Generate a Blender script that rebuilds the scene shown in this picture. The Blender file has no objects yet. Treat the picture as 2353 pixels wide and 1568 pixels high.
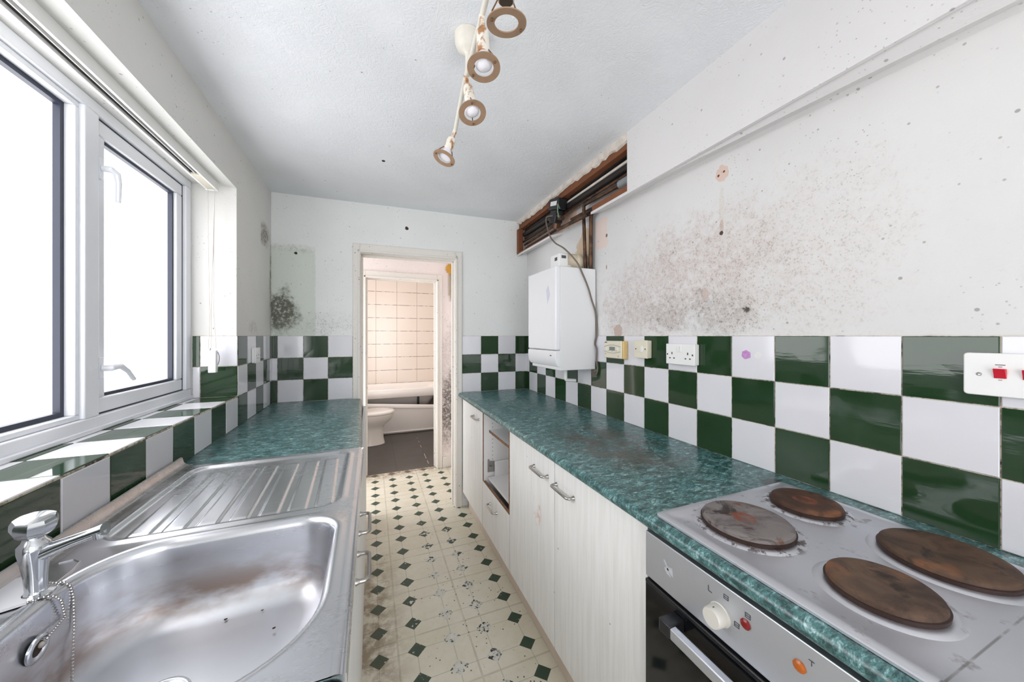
import bpy, math, random
from mathutils import Vector, Matrix
random.seed(7)
S = bpy.context.scene
COL = S.collection
EYE = 1.38                       # eye height above the floor, metres

# ------------------------------------------------------------------ camera, sky, daylight, exposure
FPX, VY, YAW, CX = 795.9, 772.2, 0.3848, 1176.5
cam = bpy.data.cameras.new('camera')
cam.sensor_fit = 'HORIZONTAL'; cam.sensor_width = 36.0
cam.lens = 36.0 * FPX / 2353
cam.shift_y = (VY - 784.0) / 2353
cam.clip_start = 0.02
co = bpy.data.objects.new('camera', cam); COL.objects.link(co)
co.location = (0, 0, EYE); co.rotation_euler = (math.pi / 2, 0, -YAW)
S.camera = co

world = bpy.data.worlds.new('overcast_sky'); S.world = world
world.use_nodes = True
bg = world.node_tree.nodes['Background']
bg.inputs[0].default_value = (0.968, 0.968, 1.0, 1); bg.inputs[1].default_value = 4.5

def portal(name, loc, rot, sx, sy):
    l = bpy.data.lights.new(name, 'AREA'); l.shape = 'RECTANGLE'; l.size = sx; l.size_y = sy
    l.cycles.is_portal = True
    o = bpy.data.objects.new(name, l); COL.objects.link(o); o.location = loc; o.rotation_euler = rot
HP = math.pi / 2
portal('kitchen_window_daylight', (-0.93, 1.25, 1.6), (0, -HP, 0), 1.1, 1.85)
portal('rear_door_daylight', (0.3, -1.56, 1.15), (HP, 0, 0), 1.5, 2.1)
portal('lobby_door_daylight', (-0.70, 3.24, 1.05), (0, -HP, 0), 2.0, 0.6)
portal('bathroom_window_daylight', (-0.80, 4.65, 1.58), (0, -HP, 0), 1.15, 1.3)

S.view_settings.view_transform = 'Standard'; S.view_settings.look = 'None'
S.view_settings.gamma = 1.0; S.view_settings.use_curve_mapping = False
S.view_settings.exposure = 0.34
S.cycles.use_denoising = True
S.cycles.max_bounces = 10; S.cycles.diffuse_bounces = 7; S.cycles.glossy_bounces = 5
S.cycles.transparent_max_bounces = 12
S.cycles.sample_clamp_indirect = 12.0
S.cycles.caustics_reflective = False; S.cycles.caustics_refractive = False

# ------------------------------------------------------------------ measuring helpers (image point -> point on a real plane)
_c, _s = math.cos(YAW), math.sin(YAW)
def ray(px, py):
    xc = (px - CX) / FPX
    return Vector((_c * xc + _s, -_s * xc + _c, (VY - py) / FPX))
def onX(px, py, X): d = ray(px, py); v = d * (X / d.x); v.z += EYE; return v
def onY(px, py, Y): d = ray(px, py); v = d * (Y / d.y); v.z += EYE; return v
def onZ(px, py, Z): d = ray(px, py); v = d * ((Z - EYE) / d.z); v.z += EYE; return v

# ------------------------------------------------------------------ mesh helpers
class MB:
    def __init__(s): s.v = []; s.f = []; s.m = []
    def add(s, vs, fs, m=0):
        b = len(s.v); s.v += [tuple(p) for p in vs]
        s.f += [tuple(b + i for i in f) for f in fs]; s.m += [m] * len(fs); return s
    def box(s, x0, x1, y0, y1, z0, z1, m=0):
        x0, x1 = min(x0, x1), max(x0, x1); y0, y1 = min(y0, y1), max(y0, y1); z0, z1 = min(z0, z1), max(z0, z1)
        v = [(x, y, z) for z in (z0, z1) for y in (y0, y1) for x in (x0, x1)]
        return s.add(v, [(0, 2, 3, 1), (4, 5, 7, 6), (0, 1, 5, 4), (2, 6, 7, 3), (0, 4, 6, 2), (1, 3, 7, 5)], m)
    def hexa(s, bot, top, m=0):   # 4 bottom points (counter-clockwise from above), 4 top points
        return s.add(list(bot) + list(top), [(3, 2, 1, 0), (4, 5, 6, 7), (0, 1, 5, 4), (1, 2, 6, 5), (2, 3, 7, 6), (3, 0, 4, 7)], m)
    def prism(s, pts, off, m=0):
        n = len(pts); off = Vector(off); a = [Vector(p) for p in pts]
        nrm = Vector((0, 0, 0))
        for i in range(n): nrm += a[i].cross(a[(i + 1) % n])
        if nrm.dot(off) > 0: a.reverse()          # bottom cap faces away from off
        b = [p + off for p in a]
        fs = [tuple(range(n)), tuple(range(2 * n - 1, n - 1, -1))]
        fs += [(i, i + n, (i + 1) % n + n, (i + 1) % n) for i in range(n)]
        return s.add(a + b, fs, m)
    def ring(s, c, ax, r, n, ph=0.0):
        ax = Vector(ax).normalized(); u = ax.orthogonal().normalized(); w = ax.cross(u)
        return [Vector(c) + (u * math.cos(ph + 2 * math.pi * i / n) + w * math.sin(ph + 2 * math.pi * i / n)) * r for i in range(n)]
    def lathe(s, prof, o, ax, n=28, m=0, cap=True):    # prof: (radius, height) along ax
        ax = Vector(ax).normalized(); o = Vector(o); vs = []; fs = []
        for r, h in prof: vs += s.ring(o + ax * h, ax, max(r, 1e-5), n)
        for k in range(len(prof) - 1):
            for i in range(n):
                j = (i + 1) % n; fs.append((k * n + i, k * n + j, k * n + n + j, k * n + n + i))
        if cap:
            fs.append(tuple(range(n - 1, -1, -1))); q = (len(prof) - 1) * n; fs.append(tuple(q + i for i in range(n)))
        return s.add(vs, fs, m)
    def cyl(s, a, b, r0, r1=None, n=20, m=0):
        a = Vector(a); b = Vector(b); d = b - a
        return s.lathe([(r0, 0), (r0 if r1 is None else r1, d.length)], a, d, n, m)
    def tube(s, pts, r, n=10, m=0, closed=False):
        P = [Vector(p) for p in pts]; k = len(P); vs = []; fs = []; u = None
        for i in range(k):
            a = P[i - 1] if (i > 0 or closed) else P[i]; b = P[(i + 1) % k] if (i < k - 1 or closed) else P[i]
            t = (b - a).normalized()
            u = t.orthogonal().normalized() if u is None else (u - t * u.dot(t)).normalized()
            w = t.cross(u); rr = r[i] if isinstance(r, (list, tuple)) else r
            vs += [P[i] + (u * math.cos(2 * math.pi * j / n) + w * math.sin(2 * math.pi * j / n)) * rr for j in range(n)]
        for i in range(k if closed else k - 1):
            q = ((i + 1) % k) * n
            for j in range(n):
                l = (j + 1) % n; fs.append((i * n + j, i * n + l, q + l, q + j))
        if not closed: fs += [tuple(range(n - 1, -1, -1)), tuple((k - 1) * n + j for j in range(n))]
        return s.add(vs, fs, m)
    def ball(s, c, r, n=12, m=0, sc=(1, 1, 1)):
        k = n // 2; vs = []; fs = []
        for i in range(k + 1):
            th = math.pi * i / k
            for j in range(n):
                ph = 2 * math.pi * j / n
                vs.append((c[0] + sc[0] * r * math.sin(th) * math.cos(ph), c[1] + sc[1] * r * math.sin(th) * math.sin(ph), c[2] - sc[2] * r * math.cos(th)))
        for i in range(k):
            for j in range(n):
                l = (j + 1) % n; fs.append((i * n + j, i * n + l, i * n + n + l, i * n + n + j))
        return s.add(vs, fs, m)
    def loft(s, rings, m=0, cap_last=False):
        n = len(rings[0]); vs = [p for r in rings for p in r]; fs = []
        for k in range(len(rings) - 1):
            for i in range(n):
                j = (i + 1) % n; fs.append((k * n + i, k * n + j, k * n + n + j, k * n + n + i))
        if cap_last: fs.append(tuple((len(rings) - 1) * n + i for i in range(n)))
        return s.add(vs, fs, m)
    def grid(s, fn, nu, nv, m=0):
        vs = [fn(i / nu, j / nv) for j in range(nv + 1) for i in range(nu + 1)]; w = nu + 1
        return s.add(vs, [(j * w + i, j * w + i + 1, (j + 1) * w + i + 1, (j + 1) * w + i) for j in range(nv) for i in range(nu)], m)
    def xf(s, M, start=0):
        s.v = s.v[:start] + [tuple(M @ Vector(p)) for p in s.v[start:]]; return s

def obj(name, mb, mats, parent=None, bevel=0.0, smooth=30, seg=2):
    me = bpy.data.meshes.new(name); me.from_pydata(mb.v, [], mb.f)
    for m in (mats if isinstance(mats, (list, tuple)) else [mats]): me.materials.append(m)
    me.polygons.foreach_set('material_index', mb.m)
    if smooth:
        me.polygons.foreach_set('use_smooth', [True] * len(me.polygons)); me.set_sharp_from_angle(angle=math.radians(smooth))
    me.update()
    o = bpy.data.objects.new(name, me); COL.objects.link(o)
    if bevel:
        b = o.modifiers.new('bevel', 'BEVEL'); b.width = bevel; b.segments = seg; b.limit_method = 'ANGLE'; b.angle_limit = math.radians(40)
        b.use_clamp_overlap = True
    if parent:
        o.parent = parent; o.matrix_parent_inverse = world_of(parent).inverted()
    return o
def world_of(o):
    M = Matrix.Translation(o.location) if o.type == 'EMPTY' else Matrix.Identity(4)
    return M
def tag(o, label=None, cat=None, group=None, kind=None):
    if label: o['label'] = label
    if cat: o['category'] = cat
    if group: o['group'] = group
    if kind: o['kind'] = kind
    return o
def thing(name, loc, label, cat, group=None):
    o = bpy.data.objects.new(name, None); COL.objects.link(o); o.location = loc; o.empty_display_size = 0.05
    return tag(o, label, cat, group)
def struct(name, mb, mats, label, bevel=0.0, parent=None, smooth=30):
    o = obj(name, mb, mats, parent, bevel, smooth)
    if parent is None: tag(o, label, None, None, 'structure')
    return o

# ------------------------------------------------------------------ material helpers
def C(h):
    h = h.lstrip('#'); r = [int(h[i:i + 2], 16) / 255 for i in (0, 2, 4)]
    return tuple(x / 12.92 if x <= 0.04045 else ((x + 0.055) / 1.055) ** 2.4 for x in r) + (1.0,)
class NT:
    def __init__(s, name, rough=0.5, metal=0.0, spec=0.5):
        s.mat = bpy.data.materials.new(name); s.mat.use_nodes = True
        s.t = s.mat.node_tree; s.b = s.t.nodes['Principled BSDF']
        s.b.inputs['Roughness'].default_value = rough; s.b.inputs['Metallic'].default_value = metal
        s.b.inputs['Specular IOR Level'].default_value = spec
        s._p = None
    def n(s, t, **kw):
        x = s.t.nodes.new('ShaderNode' + t)
        for k, v in kw.items(): setattr(x, k, v)
        return x
    def put(s, sock, v):
        if hasattr(v, 'is_linked') or isinstance(v, bpy.types.NodeSocket): s.t.links.new(v, sock)
        else: sock.default_value = v
    def pos(s):
        if s._p is None:
            g = s.n('NewGeometry'); x = s.n('SeparateXYZ'); s.t.links.new(g.outputs['Position'], x.inputs[0])
            s._p = (x.outputs[0], x.outputs[1], x.outputs[2], g.outputs['Position'])
        return s._p
    def m(s, op, a, b=0.0, c=0.0):
        x = s.n('Math', operation=op); s.put(x.inputs[0], a); s.put(x.inputs[1], b); s.put(x.inputs[2], c); return x.outputs[0]
    def mix(s, f, a, b, mode='MIX'):
        x = s.n('Mix', data_type='RGBA', blend_type=mode); s.put(x.inputs[0], f); s.put(x.inputs[6], a); s.put(x.inputs[7], b); return x.outputs[2]
    def vec(s, sx=1, sy=1, sz=1, rz=0.0):
        mp = s.n('Mapping'); s.t.links.new(s.pos()[3], mp.inputs[0]); mp.inputs['Scale'].default_value = (sx, sy, sz); mp.inputs['Rotation'].default_value = (0, 0, rz)
        return mp.outputs[0]
    def noise(s, scale, detail=3, rough=0.55, vec=None, dist=0.0):
        x = s.n('TexNoise'); s.t.links.new(vec if vec is not None else s.pos()[3], x.inputs['Vector'])
        x.inputs['Scale'].default_value = scale; x.inputs['Detail'].default_value = detail; x.inputs['Roughness'].default_value = rough; x.inputs['Distortion'].default_value = dist
        return x.outputs[0]
    def voro(s, scale, vec=None, feature='F1'):
        x = s.n('TexVoronoi', feature=feature); s.t.links.new(vec if vec is not None else s.pos()[3], x.inputs['Vector']); x.inputs['Scale'].default_value = scale
        return x.outputs[0]
    def step(s, v, a, b):     # smooth 0..1 from a to b (a may exceed b)
        x = s.n('MapRange', interpolation_type='SMOOTHSTEP'); s.put(x.inputs[0], v); x.inputs[1].default_value = a; x.inputs[2].default_value = b
        if a > b: x.inputs[1].default_value = b; x.inputs[2].default_value = a; x.inputs[3].default_value = 1; x.inputs[4].default_value = 0
        return x.outputs[0]
    def ell(s, a, b, ca, cb, ra, rb):
        p = s.m('DIVIDE', s.m('SUBTRACT', a, ca), ra); q = s.m('DIVIDE', s.m('SUBTRACT', b, cb), rb)
        d = s.m('SQRT', s.m('ADD', s.m('MULTIPLY', p, p), s.m('MULTIPLY', q, q)))
        return s.m('SUBTRACT', 1.0, d)       # >0 inside
    def specks(s, scale, thr, vec=None):
        """small irregular dots: 1 inside"""
        return s.step(s.voro(scale, vec), thr, thr * 0.6)
    def bump(s, h, strength=0.3, dist=0.01):
        x = s.n('Bump'); x.inputs['Strength'].default_value = strength; x.inputs['Distance'].default_value = dist
        s.t.links.new(h, x.inputs['Height']); s.t.links.new(x.outputs[0], s.b.inputs['Normal'])
    def col(s, v): s.put(s.b.inputs['Base Color'], v); return s
    def rough(s, v): s.put(s.b.inputs['Roughness'], v); return s
def plain(name, hexc, rough=0.5, metal=0.0, var=0.06, scale=25, spec=0.5):
    t = NT(name, rough, metal, spec); c = C(hexc)
    d = tuple(x * (1 - var * 2) for x in c[:3]) + (1,)
    t.col(t.mix(t.noise(scale, 3), d, tuple(min(1, x * (1 + var)) for x in c[:3]) + (1,)))
    return t.mat

MAT = {}
# painted plaster with mould and dirt. spots: (axis a, axis b) image-free wall coordinates
def wall_paint(name, base, ax, stains=(), spots=(), speck=0.35, patches=(), bumpy=0.12):
    t = NT(name, 0.7, 0, 0.25); P = t.pos(); a, b = P[ax], P[2]
    c = t.mix(t.step(t.noise(1.6, 4), 0.35, 0.7), C(base), tuple(x * 0.94 for x in C(base)[:3]) + (1,))
    wob = t.m('ADD', t.m('MULTIPLY', t.m('SUBTRACT', t.noise(7, 5, 0.65), 0.5), 1.5), t.m('MULTIPLY', t.m('SUBTRACT', t.noise(32, 4, 0.7), 0.5), 0.9))
    for (ca, cb, ra, rb, colr, edge, amt) in patches:      # patches of another finish with a ragged edge
        e = t.ell(a, b, ca, cb, ra, rb) if ra > 0 else t.m('SUBTRACT', 1.0, t.m('MAXIMUM', t.m('ABSOLUTE', t.m('DIVIDE', t.m('SUBTRACT', a, ca), -ra)), t.m('ABSOLUTE', t.m('DIVIDE', t.m('SUBTRACT', b, cb), rb))))
        e = t.m('ADD', e, t.m('MULTIPLY', wob, edge))
        c = t.mix(t.m('MULTIPLY', t.step(e, 0.0, 0.06), amt), c, C(colr))
    fine = t.noise(150, 3, 0.7); mid = t.noise(45, 4, 0.7)
    if stains:
        sp = t.m('MULTIPLY', t.step(fine, 0.50, 0.66), t.step(mid, 0.36, 0.60))
        for (ca, cb, ra, rb, colr, amt, haze) in stains:
            e = t.step(t.m('ADD', t.ell(a, b, ca, cb, ra, rb), t.m('MULTIPLY', wob, 1.1)), -0.05, 0.75)
            c = t.mix(t.m('MULTIPLY', t.m('MULTIPLY', e, haze), t.step(mid, 0.18, 0.70)), c, C(colr))
            dk = tuple(x * 0.42 for x in C(colr)[:3]) + (1,)
            c = t.mix(t.m('MULTIPLY', t.m('MULTIPLY', e, sp), amt), c, dk)
    if speck:
        dots = t.m('MULTIPLY', t.specks(17, 0.085), t.step(t.noise(3.1, 2), 0.36, 0.5))
        c = t.mix(t.m('MULTIPLY', dots, speck), c, C('#5f5850'))
        dot2 = t.m('MAXIMUM', t.m('MULTIPLY', t.specks(34, 0.13), t.step(t.noise(5.0, 2), 0.50, 0.60)), t.m('MULTIPLY', t.specks(70, 0.16), t.step(t.noise(4.2, 2), 0.48, 0.60)))
        c = t.mix(t.m('MULTIPLY', dot2, speck), c, C('#857c70'))
    for (ca, cb, ra, rb, colr) in spots:
        e = t.m('ADD', t.ell(a, b, ca, cb, ra, rb), t.m('MULTIPLY', t.m('SUBTRACT', mid, 0.5), 1.6))
        c = t.mix(t.step(e, 0.0, 0.15), c, C(colr))
    t.col(c)
    t.bump(t.m('ADD', t.noise(30, 4, 0.6), t.m('MULTIPLY', t.noise(4, 2), 1.5)), bumpy, 0.01)
    return t.mat
MOULD = '#a3948c'
M_wall_r = wall_paint('wall_right_paint', '#dad9d8', 1,
    stains=[(1.28, 1.63, 0.48, 0.27, '#c2b3ad', 0.55, 0.52), (0.98, 1.70, 0.38, 0.22, '#c6b7b0', 0.55, 0.5), (1.45, 1.47, 0.34, 0.15, '#c0b4ae', 0.5, 0.52),
            (1.00, 1.47, 0.17, 0.15, '#a09b96', 0.8, 0.6), (0.68, 1.62, 0.36, 0.40, '#d0c9c3', 0.45, 0.45), (0.88, 1.44, 0.16, 0.08, '#b5aea7', 0.7, 0.4),
            (1.18, 1.48, 0.16, 0.11, '#a6a09a', 0.8, 0.5), (0.98, 1.55, 0.30, 0.16, '#c6bab4', 0.5, 0.4)],
    patches=[(1.70, 1.985, -0.06, 0.085, '#dcc9c0', 0.8, 0.85), (1.86, 1.93, 0.10, 0.12, '#cbb79e', 0.9, 1.0), (2.35, 2.19, -0.45, 0.075, '#d9b8a2', 0.5, 0.9),
             (1.538, 1.405, 0.035, 0.045, '#b9a69a', 0.9, 1.0), (0.934, 2.005, 0.03, 0.032, '#d7c0b4', 1.2, 1.0), (0.934, 1.87, 0.011, 0.09, '#d3d0ca', 0.2, 0.9),
             (1.007, 1.55, 0.021, 0.026, '#cdb8ab', 0.9, 1.0), (0.934, 1.80, 0.008, 0.03, '#c2ada2', 0.3, 0.9)],
    spots=[(0.934, 1.777, 0.009, 0.009, '#4a4038'), (0.947, 2.003, 0.006, 0.006, '#6a4038'), (0.925, 2.01, 0.005, 0.005, '#6a4038'), (1.64, 1.955, 0.008, 0.012, '#6d6258'), (1.64, 1.775, 0.006, 0.014, '#a08070')], speck=0.55)
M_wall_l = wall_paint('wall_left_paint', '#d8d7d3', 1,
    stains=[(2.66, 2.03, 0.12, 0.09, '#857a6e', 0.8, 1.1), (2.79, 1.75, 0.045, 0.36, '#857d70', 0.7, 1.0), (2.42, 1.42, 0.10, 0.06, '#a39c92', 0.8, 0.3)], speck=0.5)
M_wall_b = wall_paint('wall_back_paint', '#e2e4e2', 0,
    patches=[(-0.53, 1.68, -0.165, 0.312, '#ced5cb', 0.10, 0.95)],
    stains=[(-0.575, 1.56, 0.12, 0.17, '#6c6d61', 0.9, 1.5), (-0.52, 1.99, 0.2, 0.035, '#a9ab9c', 0.6, 0.4), (-0.30, 1.45, 0.28, 0.10, '#c9c9c1', 0.9, 0.2)],
    spots=[(0.251, 2.208, 0.014, 0.014, '#4a3028'), (-0.49, 1.955, 0.012, 0.010, '#3d362e')], speck=0.45)
M_wall_lobby = wall_paint('lobby_paint', '#e6dcd8', 1, stains=[(3.35, 1.05, 0.5, 0.40, '#8c8580', 0.9, 0.7), (3.4, 0.5, 0.5, 0.35, '#b4aca4', 0.6, 0.4)], speck=0.7)
M_wall_lobby_b = wall_paint('lobby_end_paint', '#ece4e1', 0, stains=[(0.76, 0.66, 0.16, 0.42, '#77706b', 0.9, 1.3), (0.76, 1.15, 0.10, 0.5, '#b5aaa3', 0.7, 0.35), (0.74, 0.25, 0.12, 0.2, '#a59b92', 0.6, 0.5)], speck=0.6)
M_trim_paint = wall_paint('door_gloss_paint', '#dedad3', 0, speck=0.85, bumpy=0.06)
M_box_paint = wall_paint('boxing_paint', '#dad8d8', 1, speck=0.5)

def ceiling_mat():
    t = NT('textured_ceiling_paint', 0.75, 0, 0.25); P = t.pos()
    c = t.mix(t.step(t.noise(1.3, 3), 0.3, 0.75), C('#e6e8eb'), C('#dcdee1'))
    dots = t.m('MAXIMUM', t.m('MULTIPLY', t.specks(12, 0.06), t.step(t.noise(2.3, 2), 0.42, 0.55)), t.m('MULTIPLY', t.specks(40, 0.11), t.step(t.noise(2.9, 2), 0.55, 0.66)))
    c = t.mix(t.m('MULTIPLY', dots, 0.6), c, C('#6d675f'))
    c = t.mix(t.step(t.ell(P[0], P[1], 0.061, 2.068, 0.011, 0.014), 0, 0.3), c, C('#3a332d'))
    t.col(c)
    w = t.noise(26, 5, 0.6, dist=2.2); rid = t.m('SUBTRACT', 1.0, t.m('ABSOLUTE', t.m('MULTIPLY', t.m('SUBTRACT', w, 0.5), 9.0)))
    t.bump(t.m('ADD', t.m('MULTIPLY', t.m('MAXIMUM', rid, 0.0), t.step(t.noise(5, 2), 0.35, 0.6)), t.m('MULTIPLY', t.noise(60, 4), 0.6)), 0.26, 0.008)
    return t.mat
M_ceil = ceiling_mat()

def tile_mat(name, base, dark, rough, streak):
    t = NT(name, rough, 0, 0.5)
    v = t.vec(3, 3, 20); n1 = t.noise(2.2, 3, 0.6, v); n2 = t.noise(5, 3)
    c = t.mix(n2, C(dark), C(base))
    smear = t.step(t.noise(4.0, 4, 0.6), 0.60, 0.85)
    c = t.mix(t.m('MULTIPLY', smear, streak), c, C('#7f9a8c'))
    t.col(c); t.rough(t.m('ADD', rough, t.m('MULTIPLY', smear, 0.14)))
    t.bump(n1, 0.02, 0.01)
    return t.mat
M_tg = tile_mat('green_glazed_tile', '#2a452a', '#1b301c', 0.055, 0.16)
M_tw = tile_mat('white_glazed_tile', '#dddce0', '#d5d5da', 0.08, 0.02)
def grout():
    t = NT('dirty_grout', 0.85); n = t.noise(55, 4, 0.7)
    c = t.mix(t.step(n, 0.45, 0.6), C('#c9c1b0'), C('#8f8270')); c = t.mix(t.step(t.noise(24, 3), 0.56, 0.66), c, C('#3d352b'))
    t.col(c); return t.mat
M_grout = grout()

def floor_mat():
    t = NT('diamond_patterned_vinyl', 0.42, 0, 0.4); P = t.pos()
    px, py, x0, y0 = 0.1550, 0.1495, 0.0295, 1.568
    def frac(c, o, p): return t.m('SUBTRACT', t.m('FRACT', t.m('ADD', t.m('DIVIDE', t.m('SUBTRACT', c, o), p), 100.5)), 0.5)
    fu, fv = frac(P[0], x0, px), frac(P[1], y0, py)
    au, av = t.m('ABSOLUTE', fu), t.m('ABSOLUTE', fv)
    dm = t.m('ADD', au, av)
    base = t.mix(t.step(t.noise(3.5, 5, 0.6), 0.3, 0.75), C('#d9d5c6'), C('#cdc8b4'))
    base = t.mix(t.m('MULTIPLY', t.step(t.noise(40, 4, 0.7), 0.45, 0.75), 0.25), base, C('#bbb49d'))
    thin = t.m('MAXIMUM', t.step(au, 0.016, 0.008), t.step(av, 0.016, 0.008))
    c = t.mix(t.m('MULTIPLY', thin, 0.55), base, C('#9c9a88'))
    hu = t.m('ABSOLUTE', frac(P[0], x0 + px / 2, px * 2)); hv = t.m('ABSOLUTE', frac(P[1], y0 + py / 2, py * 2))
    thick = t.m('MAXIMUM', t.step(hu, 0.020, 0.008), t.step(hv, 0.020, 0.008))
    c = t.mix(t.m('MULTIPLY', t.m('MULTIPLY', thick, 0.55), t.step(t.noise(9, 3), 0.2, 0.6)), c, C('#a39d88'))
    dia = t.step(dm, 0.262, 0.250)
    wear_zone = t.step(t.ell(P[0], P[1], 0.40, 1.75, 0.24, 1.0), -0.1, 0.5)
    wear_n = t.noise(46, 3, 0.6)
    thr = t.m('SUBTRACT', 0.68, t.m('MULTIPLY', wear_zone, 0.22))
    worn = t.m('GREATER_THAN', wear_n, thr)
    hard = t.m('MULTIPLY', wear_zone, t.step(t.noise(7, 2), 0.45, 0.52))
    worn = t.m('MAXIMUM', worn, t.m('MULTIPLY', t.step(t.ell(P[0], P[1], 0.42, 1.62, 0.11, 0.75), 0.0, 0.2), t.m('GREATER_THAN', t.noise(70, 3), 0.42)))
    green = t.mix(t.noise(20, 3), C('#3c4f40'), C('#2f4034'))
    dcol = t.mix(worn, green, t.mix(t.noise(30, 3), C('#dddbd2'), C('#b5b6ac')))
    c = t.mix(dia, c, dcol)
    dirt = t.m('MULTIPLY', t.step(P[0], 0.20, 0.0), t.step(t.noise(13, 5, 0.7), 0.36, 0.60))
    dirt = t.m('MULTIPLY', dirt, t.step(P[1], 2.5, 2.0))
    c = t.mix(t.m('MULTIPLY', dirt, t.m('SUBTRACT', 0.75, t.m('MULTIPLY', dia, 0.6))), c, C('#75603f'))
    edge = t.m('MULTIPLY', t.step(P[1], 3.50, 3.68), t.step(t.noise(20, 4, 0.7), 0.35, 0.6))
    c = t.mix(t.m('MULTIPLY', edge, 0.8), c, C('#7a6250'))
    dz = t.step(t.ell(P[0], P[1], 0.45, 1.5, 0.30, 0.9), 0.0, 0.6)
    dots = t.m('MULTIPLY', t.specks(42, 0.17), t.step(t.m('ADD', t.noise(6, 2), t.m('MULTIPLY', dz, 0.16)), 0.57, 0.63))
    c = t.mix(t.m('MULTIPLY', dots, 0.9), c, C('#1f1c1a'))
    c = t.mix(t.m('MULTIPLY', t.m('MULTIPLY', t.step(t.ell(P[0], P[1], 0.44, 1.60, 0.10, 0.55), 0, 0.4), dia), t.step(t.noise(60, 3), 0.52, 0.58)), c, C('#2a2b30'))
    t.col(c); t.rough(t.m('ADD', 0.32, t.m('MULTIPLY', t.noise(8, 3), 0.25)))
    return t.mat
M_floor = floor_mat()

def worktop_mat():
    t = NT('green_mottled_laminate', 0.22, 0, 0.5); P = t.pos()
    f1 = t.noise(26, 6, 0.72, t.vec(1.0, 2.0, 1.5, 0.5), 1.0); f2 = t.noise(75, 5, 0.7, t.vec(1, 2.0, 1.4, -0.3), 1.2)
    n = t.m('ADD', t.m('MULTIPLY', f1, 0.6), t.m('MULTIPLY', f2, 0.4))
    c = t.mix(t.step(n, 0.42, 0.57), C('#203d3d'), C('#4f7c7b'))
    c = t.mix(t.m('MULTIPLY', t.step(n, 0.535, 0.62), 0.75), c, C('#a9c6c8'))
    br = t.m('MULTIPLY', t.step(t.ell(P[0], P[1], 0.94, 1.20, 0.26, 0.42), 0.0, 0.6), t.step(t.noise(9, 4, 0.6), 0.33, 0.58))
    c = t.mix(t.m('MULTIPLY', br, 0.75), c, C('#4b4237'))
    ch = t.m('MULTIPLY', t.specks(13, 0.07), t.step(t.noise(4, 2), 0.5, 0.6))
    c = t.mix(t.m('MULTIPLY', ch, 0.9), c, C('#d5dcd6'))
    burn = t.step(t.ell(P[0], P[1], 1.16, 0.70, 0.05, 0.025), 0, 0.4); c = t.mix(t.m('MULTIPLY', burn, 0.8), c, C('#241d19'))
    t.col(c); t.rough(t.m('ADD', 0.20, t.m('MULTIPLY', t.noise(12, 3), 0.20))); t.b.inputs['Specular IOR Level'].default_value = 0.7; t.bump(n, 0.05, 0.002)
    return t.mat
M_work = worktop_mat()

def door_mat():
    t = NT('white_woodgrain_laminate', 0.45, 0, 0.4); P = t.pos()
    g = t.noise(10, 4, 0.6, t.vec(6, 6, 0.35)); c = t.mix(t.step(g, 0.35, 0.7), C('#e4e4e3'), C('#dbdbd8'))
    g2 = t.noise(30, 3, 0.6, t.vec(5, 5, 0.25)); c = t.mix(t.m('MULTIPLY', t.step(g2, 0.5, 0.75), 0.22), c, C('#c9c8c2'))
    red = t.m('MULTIPLY', t.step(t.ell(P[1], P[2], 1.36, 0.62, 0.05, 0.09), 0, 0.5), t.step(t.noise(26, 4), 0.45, 0.65)); c = t.mix(t.m('MULTIPLY', red, 0.55), c, C('#c48d74'))
    dots = t.m('MULTIPLY', t.specks(15, 0.07), t.step(t.noise(5, 2), 0.52, 0.62)); c = t.mix(t.m('MULTIPLY', dots, 0.8), c, C('#4b443c'))
    t.col(c); return t.mat
M_door = door_mat()
M_carc = plain('white_melamine', '#dfdedd', 0.5, 0, 0.02, 8)
def chip():
    t = NT('raw_chipboard_edge', 0.85); t.col(t.mix(t.step(t.noise(90, 4, 0.7), 0.35, 0.7), C('#8c6a50'), C('#5d4433'))); return t.mat
M_chip = chip()
M_plinth = plain('beige_plinth', '#cdbfb2', 0.55, 0, 0.05, 15)

def steel(name, stain=None, rough=0.24, base='#c9cccf'):
    t = NT(name, rough, 1.0); P = t.pos()
    br = t.noise(60, 3, 0.6, t.vec(0.25, 4, 4)); sm = t.noise(6, 4, 0.6)
    c = t.mix(sm, C(base), tuple(x * 0.86 for x in C(base)[:3]) + (1,))
    rg = t.m('ADD', rough - 0.07, t.m('ADD', t.m('MULTIPLY', br, 0.06), t.m('MULTIPLY', sm, 0.16)))
    if stain: c, rg = stain(t, P, c, rg)
    t.col(c); t.rough(rg)
    return t.mat
def sink_stain(t, P, c, rg):
    z = t.step(P[2], 0.895, 0.80); n = t.step(t.noise(7, 4, 0.6, t.vec(1, 1, 2.5)), 0.36, 0.66)
    back = t.step(P[1], 0.84, 0.98)
    k = t.m('MULTIPLY', t.m('MULTIPLY', z, n), t.m('MAXIMUM', back, t.m('MULTIPLY', t.step(P[0], -0.40, -0.52), 0.9)))
    k = t.m('MULTIPLY', k, t.step(P[2], 0.755, 0.80))
    c = t.mix(t.m('MULTIPLY', k, 0.8), c, C('#86664a'))
    rail = t.m('MULTIPLY', t.step(P[0], -0.560, -0.60), 0.55); c = t.mix(t.m('MULTIPLY', rail, t.step(t.noise(9, 3), 0.2, 0.6)), c, C('#877b70'))
    rg = t.m('ADD', rg, t.m('MULTIPLY', k, 0.12)); rg = t.m('ADD', rg, t.m('MULTIPLY', t.step(P[2], 0.90, 0.86), 0.10))
    return c, rg
M_sink = steel('worn_stainless_sink', sink_stain, 0.22, '#d9dbe0')
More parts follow.
